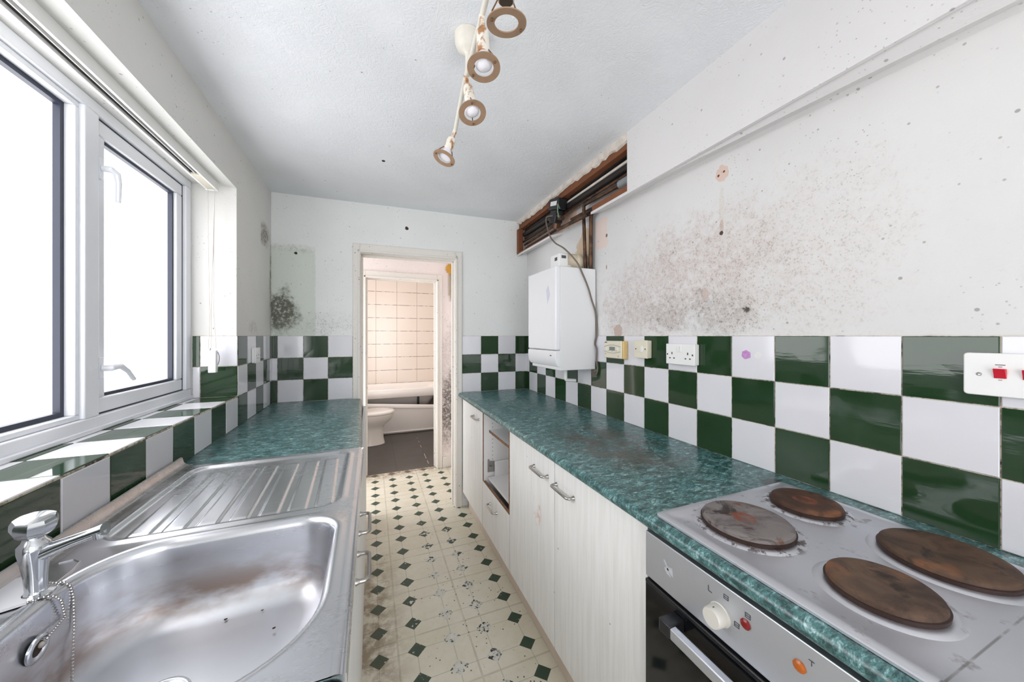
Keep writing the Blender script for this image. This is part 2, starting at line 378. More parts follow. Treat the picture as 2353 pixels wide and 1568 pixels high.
def hob_stain(t, P, c, rg):
    n = t.noise(20, 4, 0.65); k = t.m('MULTIPLY', t.step(n, 0.60, 0.72), 0.5)
    for (x, y, r) in ((0.822, 0.552, 0.112), (1.060, 0.556, 0.092)):
        d = t.ell(P[0], P[1], x, y, r, r); ringm = t.m('MULTIPLY', t.step(d, -0.06, 0.06), t.step(t.noise(45, 4, 0.7), 0.50, 0.60)); k = t.m('MAXIMUM', k, ringm)
    c = t.mix(t.m('MULTIPLY', k, 0.8), c, C('#4f3b2b')); seam = t.m('MULTIPLY', t.step(t.m('ABSOLUTE', t.m('SUBTRACT', P[1], 0.207)), 0.0022, 0.0006), 0.6)
    c = t.mix(t.m('MULTIPLY', seam, t.step(t.noise(18, 3), 0.35, 0.55)), c, C('#6d6458'))
    return c, t.m('ADD', rg, t.m('MULTIPLY', k, 0.3))
M_hob = steel('worn_stainless_hob', hob_stain, 0.42, '#dfe0e6')
M_oven = steel('brushed_oven_panel', None, 0.42, '#dcdfe6')
M_chrome = steel('chrome', None, 0.10, '#d6d9dc')
M_nickel = steel('brushed_nickel', None, 0.28, '#b2afab')
def plate_mat(name, a, b, gx, gy):
    t = NT(name, 0.62, 0.25, 0.4); P = t.pos(); n = t.noise(14, 5, 0.65, None, 0.8)
    c = t.mix(t.step(n, 0.32, 0.62), C(a), C(b)); c = t.mix(t.m('MULTIPLY', t.step(t.noise(22, 4, 0.6), 0.58, 0.7), 0.8), c, C('#211b18'))
    c = t.mix(t.m('MULTIPLY', t.step(t.noise(11, 4), 0.58, 0.72), 0.7), c, C('#8b5c3e'))
    c = t.mix(t.m('MULTIPLY', t.step(t.noise(8, 5, 0.7, None, 1.5), 0.54, 0.64), 0.85), c, C('#2a211d'))
    if gy > 0.5: d = t.ell(P[0], P[1], gx, gy, 0.028, 0.028); c = t.mix(t.m('MULTIPLY', t.step(d, 0.0, 0.12), t.step(t.noise(40, 3), 0.35, 0.65)), c, C('#7c4530'))
    t.col(c); t.bump(t.noise(50, 4), 0.1, 0.004); return t.mat
M_pl = [plate_mat('grey_scaled_iron', '#5b5452', '#7d7674', 0.82, 0.556), plate_mat('rusty_iron_small', '#3f2a21', '#533a2c', 1.058, 0.557),
        plate_mat('rusty_iron_large', '#3f2f26', '#5c4738', 1.055, 0.315), plate_mat('rusty_iron_patchy', '#40312a', '#604b3c', 0.825, 0.32)]
M_pskirt = plain('plate_rim_iron', '#3f2f29', 0.5, 0.5, 0.2, 40)
M_pvc = plain('white_upvc', '#e4e6ea', 0.3, 0, 0.02, 6)
M_gasket = plain('black_rubber_gasket', '#1d2436', 0.5)
def glass():
    t = NT('window_glass'); t.t.nodes.remove(t.b); out = [n for n in t.t.nodes if n.type == 'OUTPUT_MATERIAL'][0]
    a = t.n('BsdfTransparent'); g = t.n('BsdfGlossy'); g.inputs['Roughness'].default_value = 0.02
    x = t.n('MixShader'); x.inputs[0].default_value = 0.03; t.t.links.new(a.outputs[0], x.inputs[1]); t.t.links.new(g.outputs[0], x.inputs[2]); t.t.links.new(x.outputs[0], out.inputs[0])
    return t.mat
M_glass = glass()
M_white = plain('white_plastic', '#e6e6e4', 0.35, 0, 0.02, 10)
M_cream = plain('yellowed_cream_plastic', '#dcd6c2', 0.4, 0, 0.04, 20)
M_yellow = plain('nicotine_yellow_plastic', '#d8bb7c', 0.45, 0, 0.12, 40)
M_black = plain('black_plastic', '#17181b', 0.35)
M_bglass = plain('black_oven_glass', '#0b0d10', 0.07, 0, 0.02, 5)
M_ink = plain('dark_ink', '#4a4c50', 0.6)
M_red = plain('red_rocker', '#c3142c', 0.3, 0, 0.03)
M_redl = plain('red_indicator_lens', '#7a1614', 0.25)
M_orange = plain('orange_indicator_lens', '#b25c17', 0.25)
M_boiler = plain('boiler_enamel', '#e4e5e8', 0.28, 0, 0.015, 5)
M_boiler2 = plain('boiler_side_enamel', '#dfe0e1', 0.4, 0, 0.015, 5)
M_duct = plain('cream_flue', '#d6c9b2', 0.5, 0, 0.06, 14)
def pipe_mat():
    t = NT('tarnished_copper', 0.42, 0.6); c = t.mix(t.step(t.noise(18, 4, 0.6), 0.35, 0.65), C('#3b2a20'), C('#6b4d38')); t.col(c); return t.mat
M_pipe = pipe_mat()
M_dpipe = plain('painted_dark_pipe', '#1d1613', 0.5, 0.2, 0.2, 20)
M_gpipe = plain('grey_plastic_pipe', '#8b9092', 0.45)
M_wood = plain('brown_timber', '#7c4a2c', 0.7, 0, 0.2, 18)
M_rough = plain('broken_plasterboard_edge', '#ded5cb', 0.9, 0, 0.22, 22)
M_cable = plain('grey_flex', '#6e6258', 0.5)
def rusty_white():
    t = NT('rust_stained_white_metal', 0.45); n = t.noise(26, 5, 0.65, t.vec(1, 1, 0.6))
    c = t.mix(t.step(n, 0.50, 0.60), C('#e6e0d4'), C('#a9774a')); c = t.mix(t.step(n, 0.62, 0.70), c, C('#6b4228')); t.col(c); return t.mat
M_spot = rusty_white()
M_clip = plain('rusted_wire', '#6e4f36', 0.6, 0.3, 0.2, 60)
M_barw = plain('off_white_metal', '#ddd8cc', 0.4, 0, 0.08, 40)
M_ringm = plain('dusty_brown_disc', '#9c7f66', 0.65, 0, 0.12, 50)
M_bulb = plain('frosted_lamp_glass', '#eceaf0', 0.2)
M_dark = plain('dark_socket', '#3a2c22', 0.6)
M_slot = plain('dark_slot', '#34322f', 0.7)
M_porc = plain('white_porcelain', '#e6e2da', 0.15, 0, 0.02, 5)
M_acry = plain('white_acrylic', '#efebe6', 0.2, 0, 0.02, 5)
M_paper = plain('white_card', '#f1f1f6', 0.6, 0, 0.01, 5)
def bath_tile():
    t = NT('cream_bathroom_tile', 0.2); P = t.pos()
    c = t.mix(t.noise(3, 3), C('#e9e0d7'), C('#e2d7cb'))
    def fr(v, o, p): return t.m('ABSOLUTE', t.m('SUBTRACT', t.m('FRACT', t.m('ADD', t.m('DIVIDE', t.m('SUBTRACT', v, o), p), 50.5)), 0.5))
    gx = t.step(fr(P[0], 0.375, 0.3135), 0.012, 0.006); gz = t.step(fr(P[2], 0.624, 0.2085), 0.020, 0.010)
    dk = t.step(t.noise(8, 3, 0.6, t.vec(2, 2, 0.5)), 0.38, 0.52)
    c = t.mix(t.m('MULTIPLY', gz, t.m('ADD', 0.3, t.m('MULTIPLY', dk, 0.7))), c, C('#5c4a3a')); c = t.mix(t.m('MULTIPLY', gx, 0.75), c, C('#8b7766'))
    t.col(c); return t.mat
M_btile = bath_tile()
def bath_floor():
    t = NT('dark_vinyl_floor_tile', 0.45); P = t.pos(); c = t.mix(t.noise(5, 4, 0.6), C('#55504c'), C('#433f3c'))
    def fr(v, o, p): return t.m('ABSOLUTE', t.m('SUBTRACT', t.m('FRACT', t.m('ADD', t.m('DIVIDE', t.m('SUBTRACT', v, o), p), 50.5)), 0.5))
    g = t.m('MAXIMUM', t.step(fr(P[0], 0.24, 0.33), 0.010, 0.004), t.step(fr(P[1], 4.12, 0.33), 0.010, 0.004)); c = t.mix(t.m('MULTIPLY', g, 0.8), c, C('#2b2724'))
    w = t.m('MULTIPLY', t.step(fr(P[0], 0.57, 0.66), 0.007, 0.003), t.step(t.noise(5, 3), 0.5, 0.56)); c = t.mix(w, c, C('#b5aca0'))
    t.col(c); return t.mat
M_bfloor = bath_floor()

# ================================================================== SETTING
CEIL, TT, WT, SILL = 2.36, 1.380, 0.923, 1.0754     # ceiling, tile top, worktop top, sill height
XR, XL = 1.250, -0.634                               # plaster faces of the long walls
TV = [0.923, 1.0754, 1.2278, 1.380]
# the end wall stands slightly out of square: local u runs along it, d is depth behind its face
ANG = -math.atan(0.060 / 1.877)
MBK = Matrix.Translation((XL, 2.799, 0)) @ Matrix.Rotation(ANG, 4, 'Z')
MBI = MBK.inverted()
def onB(px, py):
    d = ray(px, py); o = MBI @ Vector((0, 0, 0)); e = MBI.to_3x3() @ d
    t = -o.y / e.y; p = o + e * t; return Vector((p.x, 0, p.z + EYE))
def yB(x): return 2.799 + math.tan(ANG) * (x - XL)

# floors and ceiling
struct('floor', MB().box(-0.75, 1.35, -1.6, 3.70, -0.06, 0.0), M_floor, 'cream vinyl floor with small dark green diamonds, worn and dirty')
struct('floor_bathroom', MB().box(-0.85, 1.20, 3.70, 5.99, -0.06, -0.002), M_bfloor, 'dark grey tiled bathroom floor beyond the two doorways')
struct('ceiling', MB().box(-0.95, 1.35, -1.6, 2.86, CEIL, CEIL + 0.08), M_ceil, 'white textured kitchen ceiling')
struct('ceiling_lobby', MB().box(-0.85, 1.20, 2.86, 5.99, CEIL, CEIL + 0.08), M_wall_lobby_b, 'plain ceiling over lobby and bathroom')

# window wall
Y0W, Y1W, ZW0, ZW1 = 0.35, 2.143, 1.0694, 2.127
w = MB(); XO = -0.93
w.box(XO, XL, -1.6, 2.90, 0, ZW0); w.box(XO, XL, -1.6, 2.90, ZW1, CEIL); w.box(XO, XL, Y1W + 0.005, 2.90, ZW0, ZW1); w.box(XO, XL, -1.6, Y0W, ZW0, ZW1)
struct('wall_left', w, M_wall_l, 'off-white plaster window wall with a deep reveal')
struct('wall_right', MB().box(XR, XR + 0.1, -1.6, 2.86, 0, CEIL), M_wall_r, 'white plaster wall with mould bloom above the tiles')
w = MB(); w.box(XO, XR + 0.1, -1.6, -1.5, 2.15, CEIL); w.box(XO, -0.40, -1.6, -1.5, 0, 2.15); w.box(1.05, XR + 0.1, -1.6, -1.5, 0, 2.15)
struct('wall_rear', w, M_box_paint, 'wall behind the viewer with a wide door opening')
# end wall with doorway
UL, UR, HEAD = onB(829, 700).x, onB(1045, 700).x, 1.990
ML = MBK
w = MB(); w.box(0, UL - 0.02, 0, 0.11, 0, CEIL); w.box(UR + 0.02, 1.97, 0, 0.11, 0, CEIL); w.box(UL - 0.02, UR + 0.02, 0, 0.11, HEAD + 0.02, CEIL); w.xf(MBK)
struct('wall_back', w, M_wall_b, 'white plaster end wall with a doorway and a mouldy grey-green patch')
w = MB(); w.box(UL - 0.02, UL, -0.004, 0.114, 0, HEAD); w.box(UR, UR + 0.02, -0.004, 0.114, 0, HEAD); w.box(UL - 0.02, UR + 0.02, -0.004, 0.114, HEAD, HEAD + 0.02)
w.box(UL, UL + 0.012, 0.055, 0.09, 0, HEAD); w.box(UR - 0.012, UR, 0.055, 0.09, 0, HEAD); w.box(UL, UR, 0.055, 0.09, HEAD - 0.012, HEAD); w.xf(MBK)
struct('door_1', w, M_trim_paint, 'white painted doorway lining between kitchen and lobby', 0.001)
UO0, UO1, HO = onB(811, 700).x, onB(1061, 700).x, 2.056
def architrave(u0, ui0, ui1, u1, hi, ho, d0, zb=0.0):
    w = MB()
    for (a, b, c, e, t) in ((u0, ui0 - 0.006, zb, ho, 0.016), (ui1 + 0.006, u1, 0.0, ho, 0.016)):
        w.box(a, b, d0 - t, d0, c, ho)
    w.box(ui0 - 0.006, ui1 + 0.006, d0 - 0.016, d0, hi + 0.006, ho)
    w.box(ui0 - 0.020, ui0 - 0.004, d0 - 0.022, d0, zb, hi + 0.02); w.box(ui1 + 0.004, ui1 + 0.020, d0 - 0.022, d0, 0, hi + 0.02); w.box(ui0 - 0.02, ui1 + 0.02, d0 - 0.022, d0, hi + 0.004, hi + 0.02)
    return w
struct('trim_1', architrave(UO0, UL, UR, UO1, HEAD, HO, 0).xf(MBK), M_trim_paint, 'white painted architrave round the kitchen doorway', 0.003)

# lobby and bathroom shells
w = MB(); w.box(0.80, 0.90, 2.86, 3.65, 0, CEIL); struct('wall_lobby_right', w, M_wall_lobby, 'mould-blackened side wall of the lobby')
w = MB(); w.box(-0.70, -0.60, 2.90, 2.94, 0, CEIL); w.box(-0.70, -0.60, 3.54, 3.65, 0, CEIL); w.box(-0.70, -0.60, 2.94, 3.54, 2.05, CEIL); struct('wall_lobby_left', w, M_wall_lobby_b, 'lobby wall with an open outside door')
w = MB(); w.box(-0.80, -0.07, 3.65, 3.77, 0, CEIL); w.box(0.645, 1.15, 3.65, 3.77, 0, CEIL); w.box(-0.07, 0.645, 3.65, 3.77, 1.965, CEIL); struct('wall_lobby_back', w, M_wall_lobby_b, 'white wall at the end of the lobby with a second doorway')
w = MB(); w.box(-0.07, -0.05, 3.646, 3.774, 0, 1.945); w.box(0.625, 0.645, 3.646, 3.774, 0, 1.945); w.box(-0.07, 0.645, 3.646, 3.774, 1.945, 1.965)
w.box(0.613, 0.625, 3.70, 3.74, 0, 1.945); w.box(-0.05, -0.038, 3.70, 3.74, 0, 1.945)
struct('door_2', w, M_trim_paint, 'white painted lining of the bathroom doorway', 0.001)
struct('trim_2', architrave(-0.115, -0.05, 0.625, 0.685, 1.945, 2.015, 3.65), M_trim_paint, 'white painted architrave round the bathroom doorway', 0.003)
struct('baseboard_lobby', MB().box(0.687, 0.799, 3.636, 3.650, 0, 0.11), M_trim_paint, 'scuffed white baseboard in the lobby', 0.002)
struct('wall_bathroom_back', MB().box(-0.80, 1.15, 5.87, 5.97, 0, CEIL), M_btile, 'bathroom wall of cream rectangular tiles with dark joints')
struct('wall_bathroom_right', MB().box(1.05, 1.15, 3.77, 5.87, 0, CEIL), M_btile, 'tiled side wall of the bathroom')
w = MB(); w.box(-0.80, -0.70, 3.77, 5.87, 0, 1.0); w.box(-0.80, -0.70, 3.77, 5.87, 2.15, CEIL); w.box(-0.80, -0.70, 3.77, 4.0, 1.0, 2.15); w.box(-0.80, -0.70, 5.30, 5.87, 1.0, 2.15)
struct('wall_bathroom_left', w, M_btile, 'bathroom wall with its window opening')

# ---- wall tiles: every tile a chamfered slab on a grout bed, one mesh per band
def tile_band(name, M, ub, vb, colour, label, th=0.007, gap=0.0022):
    w = MB(); u0, u1, v0, v1 = ub[0], ub[-1], vb[0], vb[-1]
    w.box(u0, u1, v0, v1, 0.0, th - 0.0025, 2)
    for i in range(len(ub) - 1):
        for j in range(len(vb) - 1):
            a, b, c, d = ub[i] + gap / 2, ub[i + 1] - gap / 2, vb[j] + gap / 2, vb[j + 1] - gap / 2
            if b - a < 0.004 or d - c < 0.004: continue
            k = 0.0014; t = th + random.uniform(-0.0006, 0.0006)
            w.hexa([(a, c, 0.001), (b, c, 0.001), (b, d, 0.001), (a, d, 0.001)], [(a, c, t - k), (b, c, t - k), (b, d, t - k), (a, d, t - k)], colour(i, j))
            tx, ty = random.uniform(-0.0005, 0.0005), random.uniform(-0.0005, 0.0005)
            w.hexa([(a, c, t - k), (b, c, t - k), (b, d, t - k), (a, d, t - k)], [(a + k, c + k, t - tx), (b - k, c + k, t + tx), (b - k, d - k, t + ty), (a + k, d - k, t - ty)], colour(i, j))
    w.xf(M)
    return struct(name, w, [M_tg, M_tw, M_grout], label, smooth=20)
def frame(o, u, v, n):
    return Matrix(((u[0], v[0], n[0], o[0]), (u[1], v[1], n[1], o[1]), (u[2], v[2], n[2], o[2]), (0, 0, 0, 1)))
ky = [0.7404 - 0.1489 * k for k in range(-14, 8)]
yr = sorted([min(max(y, -0.30), yB(XR) - 0.004) for y in ky]); nk = len(yr)
kk = lambda i: (7 - 1 - i)           # column i (far end last) -> k of its near edge... top row green where k is even
tile_band('trim_3', frame((XR, 0, 0), (0, 1, 0), (0, 0, 1), (-1, 0, 0)), yr, TV, lambda i, j: (kk(i) + (2 - j)) % 2, 'chequered dark green and white tiles along the right wall')
ubl = [0.004] + [onB(p, 850).x for p in (638, 697.5, 754)] + [UO0 - 0.001]
tile_band('trim_4', MBK @ frame((0, 0, 0), (1, 0, 0), (0, 0, 1), (0, -1, 0)), ubl, TV, lambda i, j: (i + (2 - j)) % 2, 'chequered tiles on the end wall left of the doorway')
ubr = [UO1 + 0.001] + [onB(p, 850).x for p in (1105, 1144.5, 1184)] + [1.247 - XL]
tile_band('trim_5', MBK @ frame((0, 0, 0), (1, 0, 0), (0, 0, 1), (0, -1, 0)), ubr, TV, lambda i, j: (i + 1 + (2 - j)) % 2, 'chequered tiles on the end wall right of the doorway')
yl = [2.143 + 0.149 * k for k in range(5)] + [2.790]
tile_band('trim_6', frame((XL, 0, 0), (0, 1, 0), (0, 0, 1), (1, 0, 0)), yl, TV, lambda i, j: (i + (2 - j)) % 2, 'chequered tiles on the window wall beyond the reveal')
ys = sorted([2.143 - 0.1535 * k for k in range(17)]); ns = len(ys) - 1
tile_band('trim_7', frame((XL, 0, 0), (0, 1, 0), (0, 0, 1), (1, 0, 0)), ys, [0.923, 1.0694], lambda i, j: (ns - 1 - i + 1) % 2, 'single row of chequered tiles under the window sill')
tile_band('trim_8', frame((XL + 0.006, 0, 1.0694), (0, 1, 0), (-1, 0, 0), (0, 0, 1)), [y for y in ys if y > Y0W - 0.1], [0.0, 0.152, 0.190], lambda i, j: (ns - 1 - (i + sum(1 for y in ys if y <= Y0W - 0.1)) + j) % 2, 'window sill of alternating green and white tiles')
tile_band('trim_9', frame((XL + 0.006, Y1W + 0.005, 0), (-1, 0, 0), (0, 0, 1), (0, -1, 0)), [0.0, 0.150, 0.180], [1.0764, 1.2278, 1.380], lambda i, j: (i + (1 - j) + 1) % 2, 'chequered tiles on the far side of the window reveal')

# ---- window
WX = -0.812
win = struct('window_1', (lambda w: (w.box(WX, WX - 0.065, Y0W, Y1W, 1.0775, 1.124), w.box(WX, WX - 0.065, Y0W, Y1W, 2.090, ZW1), w.box(WX, WX - 0.065, 2.094, Y1W, 1.124, 2.090),
     w.box(WX, WX - 0.065, Y0W, Y0W + 0.06, 1.124, 2.090), w.box(WX, WX - 0.065, 1.470, 1.532, 1.124, 2.090), w)[-1])(MB()), M_pvc, 'white plastic double glazed window with fixed pane and opening casement', 0.004)
w = MB(); z0, z1, a, b = 1.124, 2.090, Y0W + 0.06, 1.470        # bead of the fixed pane
for q in ((a, b, z0, z0 + 0.016), (a, b, z1 - 0.016, z1), (a, a + 0.016, z0 + 0.016, z1 - 0.016), (b - 0.016, b, z0 + 0.016, z1 - 0.016)): w.box(WX - 0.012, WX - 0.05, *q)
obj('glazing_bead', w, M_pvc, win, 0.003)
def gasket(y0, y1, z0, z1, x, t=0.013):
    w = MB()
    for q in ((y0, y1, z0, z0 + t), (y0, y1, z1 - t, z1), (y0, y0 + t, z0 + t, z1 - t), (y1 - t, y1, z0 + t, z1 - t)): w.box(x, x - 0.016, *q)
    return w
obj('gasket', gasket(a + 0.014, b - 0.014, z0 + 0.014, z1 - 0.014, WX - 0.036, 0.016), M_gasket, win)
obj('glass_pane', MB().box(WX - 0.046, WX - 0.050, a + 0.02, b - 0.02, z0 + 0.02, z1 - 0.02), M_glass, win)
w = MB(); a, b = 1.5335, 2.0925; sx = WX - 0.014; z0, z1 = 1.1255, 2.0885        # opening casement
for q in ((a, b, z0, z0 + 0.052), (a, b, z1 - 0.052, z1), (a, a + 0.05, z0 + 0.052, z1 - 0.052), (b - 0.05, b, z0 + 0.052, z1 - 0.052)): w.box(sx, sx - 0.045, *q)
sash = obj('sash', w, M_pvc, win, 0.005)
obj('gasket', gasket(a + 0.000, b + 0.0012, z0 - 0.0012, z1 + 0.0012, sx + 0.0006, 0.0045), M_gasket, sash)
obj('gasket', gasket(a + 0.047, b - 0.047, z0 + 0.049, z1 - 0.049, sx - 0.012, 0.014), M_gasket, sash)
obj('glass_pane', MB().box(sx - 0.024, sx - 0.028, a + 0.05, b - 0.05, z0 + 0.05, z1 - 0.05), M_glass, sash)
for (z, kind) in ((1.925, 0), (1.275, 1)):
    w = MB(); w.box(sx + 0.012, sx - 0.001, 1.536, 1.556, z - 0.035, z + 0.035)
    p = Vector((sx + 0.012, 1.546, z))
    if kind == 0: pts = [p, p + Vector((0.022, 0.002, 0.0)), p + Vector((0.030, 0.012, -0.008)), p + Vector((0.030, 0.020, -0.035)), p + Vector((0.028, 0.022, -0.100))]
    else: pts = [p, p + Vector((0.022, 0.004, 0.0)), p + Vector((0.030, 0.030, 0.004)), p + Vector((0.030, 0.065, -0.016)), p + Vector((0.028, 0.105, -0.050))]
    w.tube(pts, [0.010, 0.011, 0.0095, 0.008, 0.007], 10)
    obj('window_handle', w, M_pvc, win, 0.002)
# cream bead of sealant under the frame
w = MB(); w.box(WX + 0.010, WX - 0.03, Y0W, Y1W, 1.0765, 1.092); struct('trim_10', w, M_pvc, 'white plastic strip under the window frame', 0.003)

# ---- pipe boxing along the top of the right wall, its far half broken open
def xf_(y): return 1.128 + 0.0125 * (y - 0.6)
def zw_(y): return 2.045 + 0.0331 * y
BZ = 2.063
def slab(y0, y1, fn_in, fn_out):       # fn(y) -> list of (x,z)
    w = MB(); a = [Vector((x, y0, z)) for x, z in fn_in(y0)]; b = [Vector((x, y1, z)) for x, z in fn_out(y1)]
    n = len(a); return w.add(a + b, [tuple(range(n)), tuple(range(2 * n - 1, n - 1, -1))] + [(i, i + n, (i + 1) % n + n, (i + 1) % n) for i in range(n)])
front = lambda y: [(xf_(y), BZ), (xf_(y) + 0.012, BZ), (xf_(y) + 0.012, CEIL), (xf_(y), CEIL)]
under = lambda y: [(xf_(y) + 0.001, BZ), (XR, zw_(y)), (XR, zw_(y) + 0.014), (xf_(y) + 0.001, BZ + 0.014)]
w = MB()
def merge(A, B): b = len(A.v); A.v += B.v; A.f += [tuple(b + i for i in f) for f in B.f]; A.m += B.m; return A
merge(w, slab(-1.5, 1.335, front, front)); merge(w, slab(-1.5, 1.64, under, under))
uf = lambda y: [(xf_(y), BZ), (XR, 2.098), (XR, 2.112), (xf_(y), BZ + 0.014)]
merge(w, slab(2.13, yB(XR) - 0.003, uf, uf))
struct('trim_11', w, M_box_paint, 'white plasterboard pipe boxing under the ceiling, cut open at its far end')
# ragged plasterboard left along the ceiling
w = MB(); n = 46; ya, yb = 1.335, yB(1.15) - 0.004; pts = []
for i in range(n + 1):
    y = ya + (yb - ya) * i / n; pts.append((y, CEIL - 0.022 - random.uniform(0, 0.016) - 0.006 * math.sin(i * 0.23) - 0.004 * math.sin(i * 0.9)))
for i in range(n):
    (y0, z0), (y1, z1) = pts[i], pts[i + 1]; x0, x1 = xf_(y0), xf_(y1)
    w.hexa([(x0, y0, z0), (x0 + 0.012, y0, z0 - 0.006), (x1 + 0.012, y1, z1 - 0.006), (x1, y1, z1)][::1], [(x0, y0, CEIL), (x0 + 0.012, y0, CEIL), (x1 + 0.012, y1, CEIL), (x1, y1, CEIL)])
struct('trim_12', w, M_rough, 'torn plasterboard edge left along the ceiling above the pipes')
w = MB(); w.hexa([(1.150, ya, 2.29), (1.19, ya, 2.29), (1.215, yb, 2.29), (1.175, yb, 2.29)], [(1.150, ya, CEIL - 0.002), (1.19, ya, CEIL - 0.002), (1.215, yb, CEIL - 0.002), (1.175, yb, CEIL - 0.002)])
w.box(1.153, 1.195, yB(1.17) - 0.045, yB(1.19) - 0.003, BZ + 0.012, 2.288)
w.box(xf_(1.34) + 0.013, XR - 0.002, 1.320, 1.334, BZ + 0.04, 2.345)
w.hexa([(xf_(1.34) + 0.002, 1.34, BZ + 0.0145), (xf_(1.34) + 0.03, 1.34, BZ + 0.022), (xf_(1.63) + 0.03, 1.63, BZ + 0.024), (xf_(1.63) + 0.002, 1.63, BZ + 0.0145)],
       [(xf_(1.34) + 0.002, 1.34, BZ + 0.045), (xf_(1.34) + 0.03, 1.34, BZ + 0.045), (xf_(1.63) + 0.03, 1.63, BZ + 0.045), (xf_(1.63) + 0.002, 1.63, BZ + 0.045)])
w.box(xf_(2.4) + 0.001, xf_(2.4) + 0.02, 2.135, yB(1.15) - 0.05, BZ + 0.0145, BZ + 0.024)
struct('trim_13', w, M_wood, 'brown timber battens framing the broken open boxing', 0.002)

# ================================================================== RIGHT-HAND UNITS
def bow_handle(parent, p0, p1, out, r=0.0052, flare=True):
    p0, p1, o = Vector(p0), Vector(p1), Vector(out); d = (p1 - p0); L = d.length; d.normalize(); on = o.normalized(); k = 0.012
    pts = [p0, p0 + o - on * k]
    for i in range(1, 5):
        a = i / 5 * math.pi / 2; pts.append(p0 + o - on * k + on * k * math.sin(a) + d * k * (1 - math.cos(a)))
    pts += [p0 + o + d * k, p1 + o - d * k]
    for i in range(1, 5):
        a = i / 5 * math.pi / 2; pts.append(p1 + o - d * k * (1 - math.sin(a)) - on * k * (1 - math.cos(a)))
    pts += [p1 + o - on * k, p1]
    w = MB(); w.tube(pts, r, 12)
    for p in (p0, p1): w.lathe([(r * 1.6, 0), (r * 1.5, 0.003), (r * 1.05, 0.010)], p, on, 14)
    return obj('handle', w, M_nickel, parent)
FX, DT, DB = 0.670, 0.878, 0.143     # door face, door top, door bottom
def carcass(parent, y0, y1, back=True):
    w = MB(); t = 0.016; x0, x1 = FX + 0.020, 1.235
    w.box(x0, x1, y0, y0 + t, 0.15, 0.886); w.box(x0, x1, y1 - t, y1, 0.15, 0.886); w.box(x0, x1, y0 + t, y1 - t, 0.15, 0.166); w.box(x1 - 0.006, x1, y0 + t, y1 - t, 0.166, 0.886)
    w.box(x0, x0 + 0.09, y0 + t, y1 - t, 0.870, 0.886)
    return obj('carcass', w, M_carc, parent)
def plinth(parent, y0, y1, x=0.722): return obj('plinth', MB().box(x, x + 0.016, y0, y1, 0.001, 0.148), M_plinth, parent, 0.001)
# far narrow unit
u = thing('base_cabinet', (0.95, 2.42, 0), 'narrow white base cabinet tight against the doorway wall', 'cabinet', 'base cabinets on the right')
carcass(u, 2.186, 2.70); plinth(u, 2.172, 2.705)
d = obj('door', MB().box(FX, FX + 0.018, 2.176, 2.690, DB, DT), M_door, u, 0.0015)
bow_handle(d, (FX, 2.245, 0.816), (FX, 2.365, 0.816), (-0.028, 0, 0))
# doorless unit with low drawer front
u = thing('base_cabinet', (0.95, 1.93, 0), 'white base cabinet missing its upper front, bare shelf showing', 'cabinet', 'base cabinets on the right')
y0, y1 = 1.6915, 2.170; w = MB(); x0, x1 = FX + 0.004, 1.235
w.box(x0 + 0.001, x1, y0, y0 + 0.016, 0.15, 0.886); w.box(x0 + 0.001, x1, y1 - 0.016, y1, 0.15, 0.886); w.box(x1 - 0.006, x1, y0 + 0.016, y1 - 0.016, 0.15, 0.886); w.box(x0, x1, y0 + 0.016, y1 - 0.016, 0.15, 0.166)
for i in range(14): w.cyl((0.735, y1 - 0.0162, 0.52 + i * 0.026), (0.735, y1 - 0.017, 0.52 + i * 0.026), 0.0025, n=8, m=1)
obj('carcass', w, [M_carc, M_slot], u)
obj('raw_edge', MB().box(x0 - 0.0015, x0 + 0.0005, y1 - 0.0155, y1 - 0.0005, 0.44, 0.886), M_chip, u); obj('raw_edge', MB().box(x0 - 0.0015, x0 + 0.0005, y0 + 0.0005, y0 + 0.0155, 0.15, 0.886), M_chip, u)
sh = obj('shelf', MB().box(0.712, 1.225, y0 + 0.017, y1 - 0.017, 0.750, 0.766), M_carc, u)
obj('shelf_edge', MB().box(0.7095, 0.7125, y0 + 0.018, y1 - 0.018, 0.7505, 0.7655), M_chip, sh)
w = MB(); w.box(0.70, 1.20, y0 + 0.03, y1 - 0.03, 0.452, 0.464); w.box(1.19, 1.20, y0 + 0.03, y1 - 0.03, 0.464, 0.56); w.box(0.745, 1.19, y1 - 0.042, y1 - 0.03, 0.464, 0.56); w.box(0.70, 1.19, y0 + 0.03, y0 + 0.042, 0.464, 0.50)
obj('drawer_box', w, M_carc, u, 0.001)
w = MB(); w.box(0.700, 0.745, y1 - 0.020, y1 - 0.0165, 0.49, 0.56); w.box(0.708, 0.730, y1 - 0.032, y1 - 0.020, 0.505, 0.53); w.box(0.70, 0.71, y1 - 0.028, y1 - 0.018, 0.52, 0.575)
obj('hinge_plate', w, M_nickel, u, 0.001)
d = obj('drawer_front', MB().box(FX, FX + 0.018, 1.694, 2.168, DB, 0.437), M_door, u, 0.0012)
obj('raw_edge', MB().box(FX + 0.0005, FX + 0.0175, 1.698, 2.164, 0.4365, 0.4385), M_chip, d)
bow_handle(d, (FX, 1.885, 0.357), (FX, 2.005, 0.357), (-0.028, 0, 0))
plinth(u, 1.6885, 2.1715)
